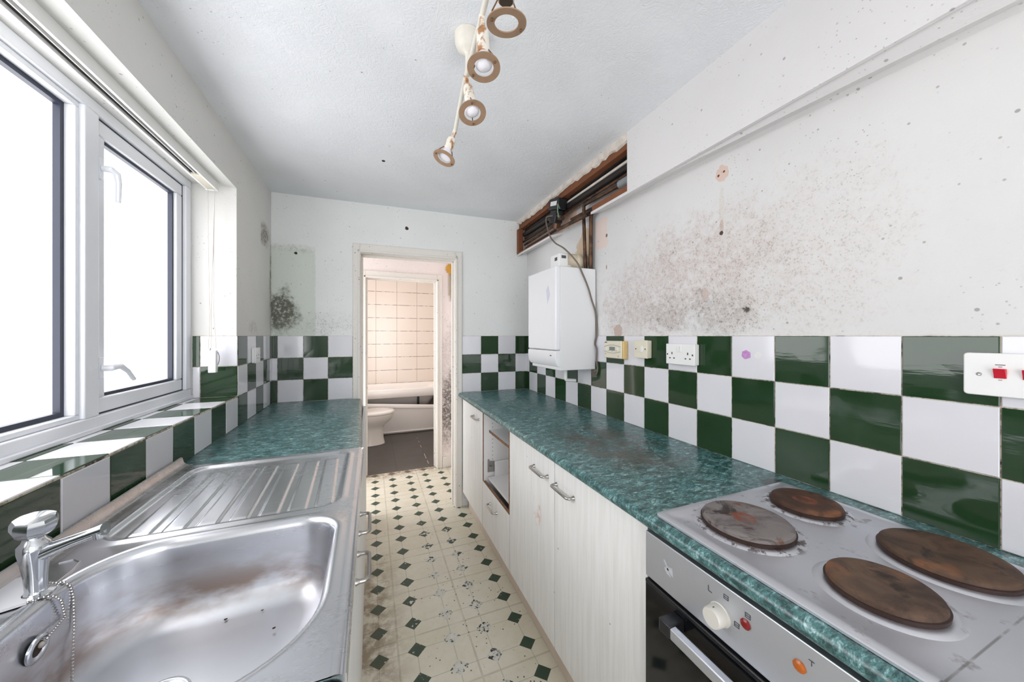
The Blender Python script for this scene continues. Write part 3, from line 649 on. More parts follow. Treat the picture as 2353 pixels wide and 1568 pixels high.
# two door unit
u = thing('base_cabinet', (0.95, 1.20, 0), 'wide white two-door base cabinet beside the oven', 'cabinet', 'base cabinets on the right')
carcass(u, 0.712, 1.680); plinth(u, 0.704, 1.688)
d = obj('door', MB().box(FX, FX + 0.018, 1.2095, 1.6875, DB, DT), M_door, u, 0.0015); bow_handle(d, (FX, 1.262, 0.803), (FX, 1.388, 0.803), (-0.028, 0, 0))
d = obj('door', MB().box(FX, FX + 0.018, 0.7075, 1.2055, DB, DT), M_door, u, 0.0015); bow_handle(d, (FX, 1.065, 0.800), (FX, 1.190, 0.800), (-0.028, 0, 0))

# ---- worktops, postformed nose
def nose(xw, xn, zt=WT, zb=0.888):    # closed profile (x,z) from wall to rounded nose
    sgn = 1 if xw > xn else -1; r = (zt - zb) / 2; P = [(xw, zt)]
    for i in range(9):
        a = math.pi / 2 + math.pi * i / 8; P.append((xn + sgn * r + sgn * r * math.cos(a) * 1.0, zt - r + r * math.sin(a)))
    P.append((xw, zb)); return P
def worktop(name, prof0, prof1, y0, y1, label):
    w = MB(); a = [(x, y0(x), z) for x, z in prof0]; b = [(x, y1(x), z) for x, z in prof1]; n = len(a)
    w.add(a + b, [tuple(range(n)), tuple(range(2 * n - 1, n - 1, -1))] + [(i, i + n, (i + 1) % n + n, (i + 1) % n) for i in range(n)])
    return tag(obj(name, w, M_work, smooth=40), label, 'worktop', 'green mottled worktops')
worktop('worktop', nose(XR - 0.001, 0.645), nose(XR - 0.001, 0.645), lambda x: -0.30, lambda x: yB(x) - 0.009 - (0.014 if x < 0.69 else 0), 'long green mottled worktop under the boiler and round the hob')
worktop('worktop', nose(XL + 0.001, -0.036), nose(XL + 0.001, -0.068), lambda x: 1.5325, lambda x: yB(x) - 0.010 - (0.014 if x > -0.13 else 0), 'green mottled worktop beyond the draining board by the doorway')
worktop('worktop', nose(XL + 0.001, -0.034), nose(XL + 0.001, -0.034), lambda x: -0.30, lambda x: 0.512, 'end of green worktop in front of the sink bowl')

# ---- hob
HZ = 0.9245
hob = thing('electric_hob', (0.92, 0.38, HZ), 'stained stainless steel hob with four solid iron hotplates', 'hob')
w = MB(); hx0, hx1, hy0, hy1 = 0.668, 1.172, 0.085, 0.680
def rrect(x0, x1, y0, y1, r, z, n=6):
    out = []
    for (cx, cy, a0) in ((x1 - r, y1 - r, 0), (x0 + r, y1 - r, 90), (x0 + r, y0 + r, 180), (x1 - r, y0 + r, 270)):
        for i in range(n + 1):
            a = math.radians(a0 + 90 * i / n); out.append((cx + r * math.cos(a), cy + r * math.sin(a), z))
    return out
R = [rrect(hx0, hx1, hy0, hy1, 0.012, HZ - 0.0005), rrect(hx0, hx1, hy0, hy1, 0.012, HZ + 0.004), rrect(hx0 + 0.003, hx1 - 0.003, hy0 + 0.003, hy1 - 0.003, 0.011, HZ + 0.0068),
     rrect(hx0 + 0.020, hx1 - 0.020, hy0 + 0.020, hy1 - 0.020, 0.010, HZ + 0.0072), rrect(hx0 + 0.026, hx1 - 0.026, hy0 + 0.026, hy1 - 0.026, 0.010, HZ + 0.0035), rrect(hx0 + 0.10, hx1 - 0.10, hy0 + 0.10, hy1 - 0.10, 0.01, HZ + 0.0035)]
w.loft(R, 0, True); obj('hob_top', w, M_hob, hob, smooth=40)
for (x, y, r), pm in zip(((0.822, 0.552, 0.091), (1.060, 0.556, 0.073), (1.058, 0.316, 0.091), (0.826, 0.318, 0.073)), M_pl):
    w = MB(); z = HZ + 0.0035
    w.lathe([(r + 0.020, 0.0), (r + 0.015, 0.0028), (r + 0.011, 0.0036), (r + 0.005, 0.003), (r + 0.002, 0.003)], (x, y, z), (0, 0, 1), 64, 0)
    pw = obj('plate_surround', w, M_hob, hob, smooth=50)
    w = MB(); w.lathe([(r + 0.003, 0.002), (r + 0.004, 0.0105), (r + 0.001, 0.0115), (r, 0.018), (r - 0.003, 0.0205), (r - 0.012, 0.0210), (0.030, 0.0205), (0.026, 0.0195), (0.001, 0.0195)], (x, y, z), (0, 0, 1), 64, 0)
    for i, f in enumerate(w.f):
        if i < 64 * 2: w.m[i] = 1
    obj('hotplate', w, [pm, M_pskirt], hob, smooth=40)

# ---- oven
ov = thing('oven', (0.95, 0.40, 0), 'built-in electric oven with steel control panel and black glass door', 'oven')
OX = 0.655
obj('oven_body', MB().box(0.70, 1.22, 0.115, 0.690, 0.16, 0.875), M_black, ov)
obj('control_panel', MB().box(OX, OX + 0.03, 0.100, 0.699, 0.765, 0.879), M_oven, ov, 0.002)
dr = obj('oven_door', MB().box(OX - 0.002, OX + 0.03, 0.100, 0.699, 0.20, 0.757), M_bglass, ov, 0.004)
obj('door_trim', MB().box(OX - 0.003, OX + 0.02, 0.101, 0.698, 0.7475, 0.7585), M_black, dr, 0.003)
obj('plinth', MB().box(0.722, 0.738, 0.10, 0.703, 0.001, 0.158), M_plinth, ov)
hx = OX - 0.002
hd = obj('door_handle', MB().box(hx - 0.045, hx - 0.028, 0.162 + 0.010, 0.577, 0.7115, 0.7365), M_oven, dr, 0.003)
for y in (0.577, 0.140): obj('handle_bracket', MB().box(hx - 0.046, hx + 0.001, y, y + 0.031, 0.7095, 0.7385), M_black, hd, 0.003)
kp = Vector((OX, 0.492, 0.816))
w = MB(); w.lathe([(0.0225, 0), (0.0225, 0.003), (0.0205, 0.004), (0.0198, 0.025), (0.0180, 0.028), (0.001, 0.028)], kp, (-1, 0, 0), 40)
kn = obj('control_knob', w, plain('greyed_cream_knob', '#cbc8c0', 0.4, 0, 0.03, 30), ov)
obj('knob_mark', MB().box(kp.x - 0.022, kp.x - 0.018, kp.y - 0.001, kp.y + 0.001, kp.z + 0.0190, kp.z + 0.0204), M_ink, kn)
for (nm, m_, y, z) in (('indicator_lamp', M_redl, 0.441, 0.835), ('indicator_lamp', M_orange, 0.352, 0.834)):
    w = MB(); w.lathe([(0.0095, 0), (0.0095, 0.002), (0.006, 0.0045), (0.001, 0.005)], (OX, y, z), (-1, 0, 0), 24); tag(obj(nm, w, m_, ov), 'red indicator lamp' if m_ is M_redl else 'orange indicator lamp')
x = OX - 0.0004                                   # small printed symbols round the knob and lamps
def mark(w, y, z, a, b): w.box(x, x - 0.0004, y - a / 2, y + a / 2, z - b / 2, z + b / 2)
w = MB(); mark(w, 0.515, 0.846, 0.008, 0.0015); mark(w, 0.519, 0.852, 0.0012, 0.010); obj('printed_symbol', w, M_ink, ov)
for (y, z) in ((0.480, 0.858), (0.458, 0.820), (0.437, 0.853)):
    w = MB(); mark(w, y, z + 0.004, 0.010, 0.001); mark(w, y, z - 0.004, 0.010, 0.001); mark(w, y + 0.0045, z, 0.001, 0.009); mark(w, y - 0.0045, z, 0.001, 0.009); mark(w, y, z, 0.009, 0.001); obj('printed_symbol', w, M_ink, ov)
w = MB(); mark(w, 0.335, 0.857, 0.008, 0.001); mark(w, 0.335, 0.853, 0.001, 0.008); obj('printed_symbol', w, M_ink, ov)
w = MB(); yy, zz = 0.625, 0.826                              # pale worn emblem on the panel
for (q) in ([(0.014, 0.012), (0.010, 0.012), (-0.002, -0.004), (0.002, -0.006)], [(0.004, -0.003), (0.000, 0.002), (-0.010, 0.006), (-0.013, -0.012), (-0.006, -0.010)], [(0.012, -0.004), (0.004, -0.002), (-0.006, -0.016), (0.004, -0.014)]):
    w.prism([(OX + 0.0002, yy + a * 1.1, zz + b * 1.1) for a, b in q], (-0.0007, 0, 0))
obj('worn_emblem', w, plain('worn_pale_print', '#c9ccd2', 0.5, 0.4, 0.1, 90), ov)

# ================================================================== SINK SIDE
SZ = 0.929
sk = thing('sink', (-0.31, 1.02, SZ), 'stainless steel sink with bowl and ribbed draining board', 'sink')
sx0, sx1, sy0, sy1, ysplit = -0.582, -0.052, 0.515, 1.530, 1.010
w = MB()
def rr4(x0, x1, y0, y1, rs, z, n=14, flat=10):      # corners: far-right, far-left, near-left, near-right; flat samples along the sides
    cs = ((x1, y1, 0), (x0, y1, 90), (x0, y0, 180), (x1, y0, 270)); out = []
    sg = ((-1, -1), (1, -1), (1, 1), (-1, 1)); ends = []
    for (cx, cy, a0), r, (gx, gy) in zip(cs, rs, sg):
        ends.append([(cx + gx * r + r * math.cos(math.radians(a0 + 90 * i / n)), cy + gy * r + r * math.sin(math.radians(a0 + 90 * i / n))) for i in range(n + 1)])
    for k in range(4):
        e = ends[k]; f = ends[(k + 1) % 4]; out += e
        for i in range(1, flat): out.append((e[-1][0] + (f[0][0] - e[-1][0]) * i / flat, e[-1][1] + (f[0][1] - e[-1][1]) * i / flat))
    return [(px, py, z) for px, py in out]
bx0, bx1, by0, by1 = -0.522, -0.078, 0.543, 0.988
def bowl(off, z, k=1.0):
    rs = [max(r - off, 0.03) if off > 0 else r - off for r in (0.085, 0.125, 0.13, 0.15)]
    return rr4(bx0 + off, bx1 - off, by0 + off, by1 - off, rs, z)
rect = rr4(sx0, sx1, sy0, ysplit, [0.0005] * 4, SZ)
prof = [(-0.020, SZ), (-0.016, SZ + 0.0012), (-0.010, SZ + 0.0016), (-0.004, SZ + 0.0006), (0.001, SZ - 0.0025), (0.0045, SZ - 0.008), (0.0065, SZ - 0.016), (0.010, SZ - 0.05), (0.016, SZ - 0.10), (0.022, SZ - 0.128), (0.031, SZ - 0.146), (0.045, SZ - 0.158), (0.065, SZ - 0.1645), (0.10, SZ - 0.1675), (0.14, SZ - 0.169), (0.175, SZ - 0.170)]
w.loft([rect] + [bowl(a, z) for a, z in prof], 0, True)
def sm(a, b, v): t = max(0.0, min(1.0, (v - a) / (b - a))); return t * t * (3 - 2 * t)
def drain_z(X, Y):
    x0, x1, y0, y1, r = -0.556, -0.082, 1.036, 1.498, 0.045
    dx = max(x0 + r - X, X - (x1 - r), 0); dy = max(y0 + r - Y, Y - (y1 - r), 0); d = r - math.hypot(dx, dy)      # distance inside the recess
    d = min(d, X - x0, x1 - X, Y - y0, y1 - Y) if d > 0 else d
    z = SZ + 0.0022 * sm(-0.022, -0.008, d) * (1 - sm(-0.006, 0.006, d)) - 0.0045 * sm(-0.004, 0.012, d)
    Xs = X + 0.045 * (Y - 1.22)                        # ribs run slightly askew
    p = ((Xs + 0.540) / 0.0622) % 1.0; k = (Xs + 0.540) / 0.0622
    rib = sm(0.30, 0.36, p) * (1 - sm(0.94, 1.0, p))
    rib *= sm(1.040, 1.052, Y) * (1 - sm(1.424, 1.440, Y)) * (1 if 0 <= k < 7.0 else 0)
    return z + 0.0032 * rib - 0.001 * sm(1.48, 1.02, Y) * 0
w.grid(lambda a, b: (sx0 + (sx1 - sx0) * a, ysplit + (sy1 - ysplit) * b, drain_z(sx0 + (sx1 - sx0) * a, ysplit + (sy1 - ysplit) * b)), 210, 96)
# rolled front edge, far and near edges, back upstand
fe = [(sx1, SZ), (-0.046, SZ + 0.0006), (-0.040, SZ - 0.0006), (-0.035, SZ - 0.004), (-0.032, SZ - 0.010), (-0.031, SZ - 0.018), (-0.031, SZ - 0.030)]
w.grid(lambda a, b: (fe[round(a * 6)][0], sy0 + (sy1 - sy0) * b, fe[round(a * 6)][1]), 6, 20)
be = [(sx0, SZ), (-0.592, SZ + 0.0008), (-0.602, SZ + 0.003), (-0.608, SZ + 0.010), (-0.612, SZ + 0.026), (-0.617, SZ + 0.028), (-0.620, SZ + 0.025)]
w.grid(lambda a, b: (be[round(a * 6)][0], sy0 + (sy1 + 0.022 - sy0) * b, be[round(a * 6)][1]), 6, 20)
w.add([(sx0, sy1, SZ), (-0.031, sy1, SZ - 0.002), (-0.031, sy1, WT), (sx0, sy1, WT)], [(0, 1, 2, 3)]); w.add([(sx0, sy0, SZ), (-0.031, sy0, SZ - 0.002), (-0.031, sy0, WT - 0.035), (sx0, sy0, WT - 0.035)], [(0, 1, 2, 3)])
o = obj('bowl_and_drainer', w, M_sink, sk, smooth=60)
w = MB(); dc = (-0.340, 0.768, SZ - 0.170); w.lathe([(0.047, 0.0), (0.046, 0.002), (0.040, 0.003), (0.036, 0.0005), (0.030, 0.0015), (0.001, 0.0015)], dc, (0, 0, 1), 40)
obj('drain', w, M_chrome, sk, smooth=50)
oc = onX(85, 1492, -0.5065); w = MB(); w.lathe([(0.021, -0.001), (0.021, 0.002), (0.018, 0.004), (0.013, 0.003), (0.011, 0.001)], oc, (1, 0, -0.08), 32, 0, False); w.lathe([(0.012, 0.0004), (0.001, 0.0006)], oc, (1, 0, -0.08), 24, 1)
w.ball((oc.x + 0.003, oc.y + 0.004, oc.z + 0.003), 0.005, 10, 2)
obj('overflow', w, [M_chrome, M_dark, M_rough], sk, smooth=50)
# mixer tap ledge mark is pressed into the deck
w = MB(); pts = [(-0.555, 0.60, SZ + 0.0006), (-0.534, 0.62, SZ + 0.0006), (-0.534, 0.93, SZ + 0.0006), (-0.540, 0.965, SZ + 0.0006), (-0.556, 0.978, SZ + 0.0006), (-0.574, 0.972, SZ + 0.0006)]
obj('pressed_ledge', MB().tube(pts, 0.0012, 6), M_sink, sk)
# tap
tb = Vector((-0.540, 0.868, SZ + 0.001)); tp = thing('mixer_tap', tb, 'chrome single-spout tap with round top knob behind the sink bowl', 'tap')
w = MB(); w.lathe([(0.022, 0), (0.022, 0.003), (0.014, 0.006), (0.0125, 0.012), (0.0135, 0.035), (0.0165, 0.060), (0.0195, 0.080), (0.0190, 0.090), (0.014, 0.096), (0.012, 0.102)], tb, (-0.03, 0.0, 1), 32); obj('tap_body', w, M_chrome, tp, smooth=40)
w = MB(); a = tb + Vector((0.008, 0, 0.072)); sp = [a, a + Vector((0.020, -0.004, 0.008)), a + Vector((0.045, -0.008, 0.017)), a + Vector((0.075, -0.014, 0.027)), a + Vector((0.088, -0.016, 0.031))]
w.tube(sp, [0.0135, 0.0115, 0.0095, 0.0095, 0.0105], 16); w.cyl(sp[-1] + Vector((-0.008, 0, -0.003)), sp[-1] + Vector((-0.006, 0, -0.014)), 0.0095, 0.009, 16); obj('spout', w, M_chrome, tp, smooth=40)
w = MB(); c = tb + Vector((-0.003, 0, 0.100)); prof = [(0.011, 0), (0.017, 0.005), (0.0235, 0.012), (0.0265, 0.020), (0.0265, 0.030), (0.0235, 0.0365), (0.016, 0.0395), (0.001, 0.040)]
w.lathe(prof, c, (0.10, -0.10, 1), 9, 0); obj('tap_knob', w, M_chrome, tp, smooth=25)
# plug chain
ch = thing('plug_chain', (-0.52, 0.87, SZ), 'bead plug chain looped over the rim into the sink bowl', 'chain')
def beads(path, step=0.0056, r=0.0024):
    w = MB(); P = [Vector(p) for p in path]; acc = 0.0
    w.tube(P, 0.0007, 5)
    for a, b in zip(P, P[1:]):
        L = (b - a).length; d = (b - a) / L; t = (step - acc) if acc else 0
        while t < L: w.ball(a + d * t, r, 8); t += step
        acc = (L - (t - step))
    return w
p1 = [(-0.545, 0.898, SZ + 0.003), (-0.533, 0.892, SZ + 0.0035), (-0.520, 0.891, SZ + 0.003), (-0.512, 0.893, SZ - 0.008), (-0.508, 0.893, SZ - 0.03), (-0.502, 0.884, SZ - 0.08), (-0.492, 0.862, SZ - 0.125), (-0.475, 0.831, SZ - 0.150), (-0.445, 0.780, SZ - 0.161), (-0.40, 0.70, SZ - 0.1655)]
obj('long_strand', beads(p1), M_nickel, ch)
p2 = [(-0.536, 0.845, SZ + 0.003), (-0.524, 0.852, SZ + 0.0035), (-0.514, 0.862, SZ - 0.004), (-0.509, 0.868, SZ - 0.018), (-0.507, 0.872, SZ - 0.05), (oc.x + 0.008, oc.y + 0.006, oc.z + 0.010)]
obj('short_strand', beads(p2), M_nickel, ch)
# white card tucked beside the tap, crumbs in the bowl
w = MB(); q = [onZ(-30, 1352, SZ + 0.006), onZ(52, 1325, SZ + 0.006), onZ(61, 1384, SZ + 0.006), onZ(-30, 1412, SZ + 0.006)]
w.prism(q, (0, 0, -0.0045)); tag(obj('white_card', w, M_paper), 'plain white card lying on the sink ledge beside the tap', 'card')
for (px, py, s, lab) in ((602, 1404, 0.9, 'tiny dark crumb in the sink bowl farthest from the tap'), (518, 1425, 1.3, 'dark crumb in the sink bowl nearest the tap'), (629, 1445, 1.3, 'reddish dark crumb in the sink bowl nearest the draining board corner')):
    p = onZ(px, py, SZ - 0.1615); w = MB(); w.ball((p.x, p.y, p.z + 0.001), 0.0016 * s, 8, 0, (1.5, 1.0, 0.7)); w.ball((p.x + 0.002, p.y + 0.001, p.z + 0.001), 0.0011 * s, 8)
    tag(obj('crumb', w, M_dark), lab, 'crumb', 'crumbs in the sink bowl')

# ---- left base units
def left_unit(y0, y1, splits, handles, label):
    u = thing('base_cabinet', (-0.33, (y0 + y1) / 2, 0), label, 'cabinet', 'base cabinets on the left'); fx = -0.036; w = MB()
    w.box(-0.62, fx - 0.020, y0, y0 + 0.016, 0.10, 0.74 if y0 < 1.5 else 0.887); w.box(-0.62, fx - 0.020, y1 - 0.016, y1, 0.10, 0.74 if y0 < 1.5 else 0.887); w.box(-0.62, fx - 0.020, y0 + 0.016, y1 - 0.016, 0.10, 0.116)
    obj('carcass', w, M_carc, u)
    for a, b in zip(splits, splits[1:]):
        d = obj('door', MB().box(fx - 0.018, fx, a + 0.0015, b - 0.0015, 0.060, 0.882), M_door, u, 0.0015)
        for (h0, h1) in handles:
            if a < h0 < b: bow_handle(d, (fx, h0, 0.792), (fx, h1, 0.792), (0.030, 0, 0))
    obj('plinth', MB().box(-0.060, -0.050, y0, y1, 0.001, 0.098), M_plinth, u)
left_unit(0.545, 1.545, (0.548, 1.070, 1.542), ((0.905, 1.020), (1.125, 1.245)), 'white two-door base cabinet under the sink')
left_unit(1.548, 2.70, (1.551, 2.12, 2.68), (), 'white base cabinet under the far left worktop')

# ================================================================== BOILER, PIPES, FITTINGS
bo = thing('boiler', (1.10, 1.915, 1.18), 'white wall-hung boiler in the corner under the open boxing', 'boiler')
BX, BY0, BY1, BZ0, BZ1 = 0.963, 1.733, 2.103, 1.180, 1.780
obj('casing', MB().box(BX + 0.036, 1.243, BY0, BY1, BZ0, BZ1), M_boiler2, bo, 0.004)
w = MB(); w.box(BX + 0.006, BX + 0.038, BY0 - 0.001, BY1 + 0.001, 1.298, BZ1 + 0.0005); obj('front_cover', w, M_boiler, bo, 0.006)
w = MB(); pr = [(BX + 0.006, 1.294), (BX + 0.004, 1.262), (BX + 0.010, 1.225), (BX + 0.022, 1.204), (BX + 0.037, 1.200), (BX + 0.037, 1.294)]
w.prism([(x, BY0 + 0.0005, z) for x, z in pr], (0, BY1 - BY0 - 0.001, 0)); fl = obj('control_flap', w, M_boiler, bo, 0.002)
w = MB(); w.box(BX + 0.0035, BX + 0.006, BY0 + 0.045, BY0 + 0.065, 1.262, 1.268); obj('nameplate', w, M_ink, fl)
w = MB(); w.prism([(BX + 0.0062, BY0 + 0.085 + a, 1.62 + b) for a, b in ((0, 0.06), (0.03, 0.035), (0.012, -0.05), (-0.02, 0.0))], (-0.0007, 0, 0)); tag(obj('scuff_sticker', w, plain('torn_pale_sticker', '#d3d4e2', 0.5, 0, 0.08, 80), bo), 'torn pale lilac sticker remains')
fl_ = thing('boiler_flue', (1.10, 1.86, 1.78), 'cream flue elbow running from boiler top into the wall', 'flue')
w = MB(); w.lathe([(0.058, 0), (0.058, 0.012), (0.050, 0.014), (0.050, 0.03)], (1.095, 1.86, 1.781), (0, 0, 1), 32); w.box(1.035, 1.095, 1.805, 1.915, 1.795, 1.875); obj('elbow_box', w, M_white, fl_, 0.003)
w = MB(); w.lathe([(0.047, 0.0), (0.047, 0.08), (0.051, 0.082), (0.051, 0.095), (0.047, 0.097), (0.047, 0.12), (0.053, 0.121), (0.053, 0.135), (0.047, 0.137), (0.047, 0.15)], (1.097, 1.86, 1.842), (1, 0, 0), 36); obj('flue_pipe', w, M_duct, fl_, smooth=40)
obj('label', MB().box(1.0338, 1.035, 1.83, 1.86, 1.835, 1.855), M_ink, fl_); obj('label', MB().box(1.05, 1.08, 1.8038, 1.805, 1.845, 1.862), M_ink, fl_)

PIPES = 'exposed pipes in the open boxing'
def pipe(label, pts, r, mat, sub=(), group=PIPES, nm='pipe'):
    return tag(obj(nm, MB().tube(pts, r, 12), mat, smooth=50), label, 'pipe', group)
def bend(pts, k=0.02):
    out = [Vector(pts[0])]
    for a, b, c in zip(pts, pts[1:], pts[2:]):
        a, b, c = Vector(a), Vector(b), Vector(c); u = (a - b).normalized(); v = (c - b).normalized()
        for i in range(5):
            t = i / 4; out.append((b + u * k) * (1 - t) ** 2 + b * 2 * t * (1 - t) + (b + v * k) * t * t)
    return out + [Vector(pts[-1])]
yE = yB(1.2) - 0.05
pipe('dark pipe highest in the open boxing, under the timber batten', [(1.215, 1.345, 2.275), (1.225, yE, 2.275)], 0.018, M_dpipe)
pipe('pale crusted pipe second from the top of the open boxing', [(1.190, 1.345, 2.258), (1.200, 2.02, 2.262)], 0.008, M_rough)
pipe('dark pipe in the boxing running behind the black valve', [(1.196, 1.345, 2.230), (1.205, yE, 2.240)], 0.019, M_dpipe)
pipe('thin brown pipe just below the dark pipes of the boxing', [(1.200, 1.345, 2.200), (1.212, yE, 2.208)], 0.0085, M_pipe)
pipe('grey plastic pipe stub at the near end of the opening', [(1.205, 1.345, 2.168), (1.205, 1.465, 2.170)], 0.024, M_gpipe)
pipe('copper pipe leaving the grey stub and turning down to the boiler', bend([(1.205, 1.466, 2.170), (1.200, 1.775, 2.178), (1.200, 1.795, 2.176), (1.200, 1.795, 2.092), (1.212, 1.795, 1.782)], 0.009), 0.0105, M_pipe)
pipe('thin copper pipe along the boxing below the grey stub', [(1.225, 1.345, 2.140), (1.225, 1.98, 2.152)], 0.0075, M_pipe)
pipe('fat copper pipe crossing low in front of the opening', bend([(1.165, 1.70, 2.087), (1.165, 1.725, 2.088), (1.160, 2.035, 2.094), (1.165, 2.05, 2.095), (1.175, 2.05, 2.145)], 0.012), 0.0125, M_pipe)
pipe('dark pipe lowest in the boxing, along the timber lip', [(1.195, 1.345, 2.108), (1.19, 1.72, 2.112)], 0.012, M_dpipe)
pipe('copper pipe dropping to the boiler nearest the viewer', bend([(1.222, 1.69, 2.115), (1.222, 1.752, 2.113), (1.222, 1.755, 1.782)], 0.02), 0.0115, M_pipe)
pipe('dark pipe dropping to the boiler between two copper ones', [(1.236, 1.775, 2.12), (1.236, 1.775, 1.782)], 0.008, M_dpipe)
for i, (z, r, m_, lab) in enumerate(((2.185, 0.009, M_dpipe, 'upper dark pipe at the corner end of the boxing'), (2.160, 0.008, M_pipe, 'brown pipe at the corner end of the boxing'), (2.132, 0.009, M_dpipe, 'lower dark pipe at the corner end of the boxing'))):
    pipe(lab, [(1.185 + 0.012 * i, 2.10, z), (1.195 + 0.012 * i, yE, z - 0.006)], r, m_)
# motorised valve
vp = Vector((1.160, 2.045, 2.205)); vv = thing('motorised_valve', vp, 'black motorised valve among the pipes above the boiler', 'valve')
MV = Matrix.Translation(vp) @ Matrix.Rotation(0.25, 4, 'X') @ Matrix.Scale(1.2, 4)
obj('valve_head', MB().box(-0.035, 0.02, -0.055, 0.055, 0.015, 0.075).xf(MV), M_black, vv, 0.006)
obj('valve_body', MB().box(-0.03, 0.02, -0.03, 0.035, -0.055, 0.015).xf(MV), M_black, vv, 0.005)
obj('rating_label', MB().box(-0.0362, -0.0352, -0.040, 0.030, 0.035, 0.058).xf(MV), M_carc, vv)
w = MB(); w.cyl((-0.005, -0.004, -0.055), (-0.005, -0.004, -0.085), 0.014, n=16); w.cyl((-0.005, 0.03, -0.03), (-0.005, 0.075, -0.03), 0.012, n=16); w.cyl((-0.005, -0.03, -0.03), (-0.005, -0.075, -0.03), 0.012, n=16); obj('brass_body', w.xf(MV), M_pipe, vv)
w = MB(); w.tube([(-0.02, -0.055, 0.02), (-0.045, -0.075, 0.035), (-0.05, -0.09, 0.0), (-0.03, -0.075, -0.03)], 0.0035, 8); w.xf(MV); tag(obj('loose_wire', w, plain('green_earth_wire', '#6f8a72', 0.5), vv), 'green wire loop')
# grey flex hanging in front of the boiler
def smooth_path(P, k=6):
    P = [Vector(p) for p in P]; Q = [P[0]] + P + [P[-1]]; out = []
    for a, b, c, d in zip(Q, Q[1:], Q[2:], Q[3:]):
        for i in range(k):
            t = i / k; out.append(0.5 * ((2 * b) + (c - a) * t + (2 * a - 5 * b + 4 * c - d) * t * t + (3 * b - a - 3 * c + d) * t ** 3))
    return out + [P[-1]]
pts = [Vector((1.150, 1.985, 2.165)), onX(1256, 500, 1.105), onX(1262, 538, 1.085), onX(1275, 558, 1.07), onY(1297, 572, 1.78), onY(1325, 602, 1.724)]
pts += [onY(px, py, 1.722) for px, py in ((1340, 632), (1352, 662), (1360, 690), (1368, 715))] + [onY(1371, 742, 1.726), onX(1371, 770, 1.236), onX(1367, 790, 1.234), onX(1371, 803, 1.232), onX(1371, 830, 1.234), onX(1373, 850, 1.234), onX(1369, 862, 1.232), onX(1360, 856, 1.228)]
tag(obj('flex_cable', MB().tube(smooth_path(pts), 0.0048, 8), M_cable, smooth=50), 'grey flex hanging from the boxing down the side of the boiler', 'cable')
w = MB(); w.tube(bend([(1.12, 1.875, 1.180), (1.12, 1.875, 1.105), (1.19, 1.875, 1.098)], 0.014), 0.011, 12); tag(obj('condensate_pipe', w, M_white, smooth=50), 'short white plastic pipe under the boiler', 'pipe')

# ---- accessories on the right-hand tiles (centre y, centre z, width, height)
TX = XR - 0.0075
def plate(parent, nm, y0, y1, z0, z1, d, mat, bev=0.002, x=TX): return obj(nm, MB().box(x, x - d, y0, y1, z0, z1), mat, parent, bev)
def slots(parent, nm, lst, x, mat=M_slot):
    for (y, z, a, b) in lst: obj(nm, MB().box(x + 0.001, x - 0.0004, y - a / 2, y + a / 2, z - b / 2, z + b / 2), mat, parent)
th = thing('heating_controller', (TX, 1.50, 1.305), 'yellowed heating timer with small grey screen on the tiles', 'timer')
plate(th, 'back_box', 1.452, 1.590, 1.258, 1.352, 0.030, M_yellow, 0.003)
fc = plate(th, 'faceplate', 1.457, 1.600, 1.260, 1.353, 0.010, M_cream, 0.003, TX - 0.030)
X = TX - 0.040
slots(fc, 'screen', [(1.530, 1.311, 0.046, 0.020)], X - 0.0004, plain('grey_lcd', '#77807c', 0.25))
slots(fc, 'button', [(1.575, 1.310, 0.012, 0.012)], X - 0.0012, M_white); slots(fc, 'button', [(1.483, 1.310, 0.012, 0.012)], X - 0.0012, M_white)
w = MB(); 
for sg in (1, -1):
    pa = [(X - 0.0006, 1.460 + 0.137 * i / 10, 1.309 + sg * (0.012 + 0.010 * math.sin(math.pi * i / 10))) for i in range(11)]; w.tube(pa, 0.0008, 5)
obj('moulded_line', w, M_ink, fc)
slots(fc, 'printed_mark', [(1.583, 1.345, 0.020, 0.005), (1.560, 1.300, 0.005, 0.003), (1.530, 1.297, 0.006, 0.002), (1.497, 1.300, 0.005, 0.003), (1.586, 1.281, 0.004, 0.005), (1.480, 1.272, 0.004, 0.005)], X - 0.0002, M_ink)
sw = thing('switch_unit', (TX, 1.33, 1.315), 'square cream fused switch between heating timer and double socket', 'switch')
plate(sw, 'back_box', 1.285, 1.371, 1.2725, 1.3575, 0.022, M_cream, 0.003)
fc = plate(sw, 'faceplate', 1.284, 1.372, 1.2715, 1.3585, 0.008, M_cream, 0.002, TX - 0.022)
plate(fc, 'rocker', 1.310, 1.325, 1.302, 1.330, 0.004, M_white, 0.001, TX - 0.030); plate(fc, 'fuse_holder', 1.327, 1.345, 1.303, 1.329, 0.002, M_cream, 0.0008, TX - 0.030)
slots(fc, 'screw', [(1.366 - 0.006, 1.316, 0.006, 0.006), (1.297, 1.316, 0.006, 0.006)], TX - 0.030)
so = thing('double_socket', (TX, 1.10, 1.30), 'white double wall socket with two switches on the tiles', 'socket')
plate(so, 'back_box', 1.026, 1.170, 1.2585, 1.3445, 0.020, M_white, 0.003)
fc = plate(so, 'faceplate', 1.025, 1.172, 1.2575, 1.3455, 0.008, M_white, 0.002, TX - 0.020); X = TX - 0.028
plate(fc, 'rocker', 1.0995, 1.111, 1.311, 1.336, 0.003, M_white, 0.001, X); plate(fc, 'rocker', 1.0865, 1.098, 1.311, 1.336, 0.003, M_white, 0.001, X)
for yc in (1.139, 1.058):
    slots(fc, 'pin_hole', [(yc, 1.305, 0.005, 0.010), (yc + 0.011, 1.284, 0.0075, 0.005), (yc - 0.011, 1.284, 0.0075, 0.005)], X)
slots(fc, 'screw', [(1.1635, 1.300, 0.006, 0.007), (1.0345, 1.300, 0.006, 0.007)], X)
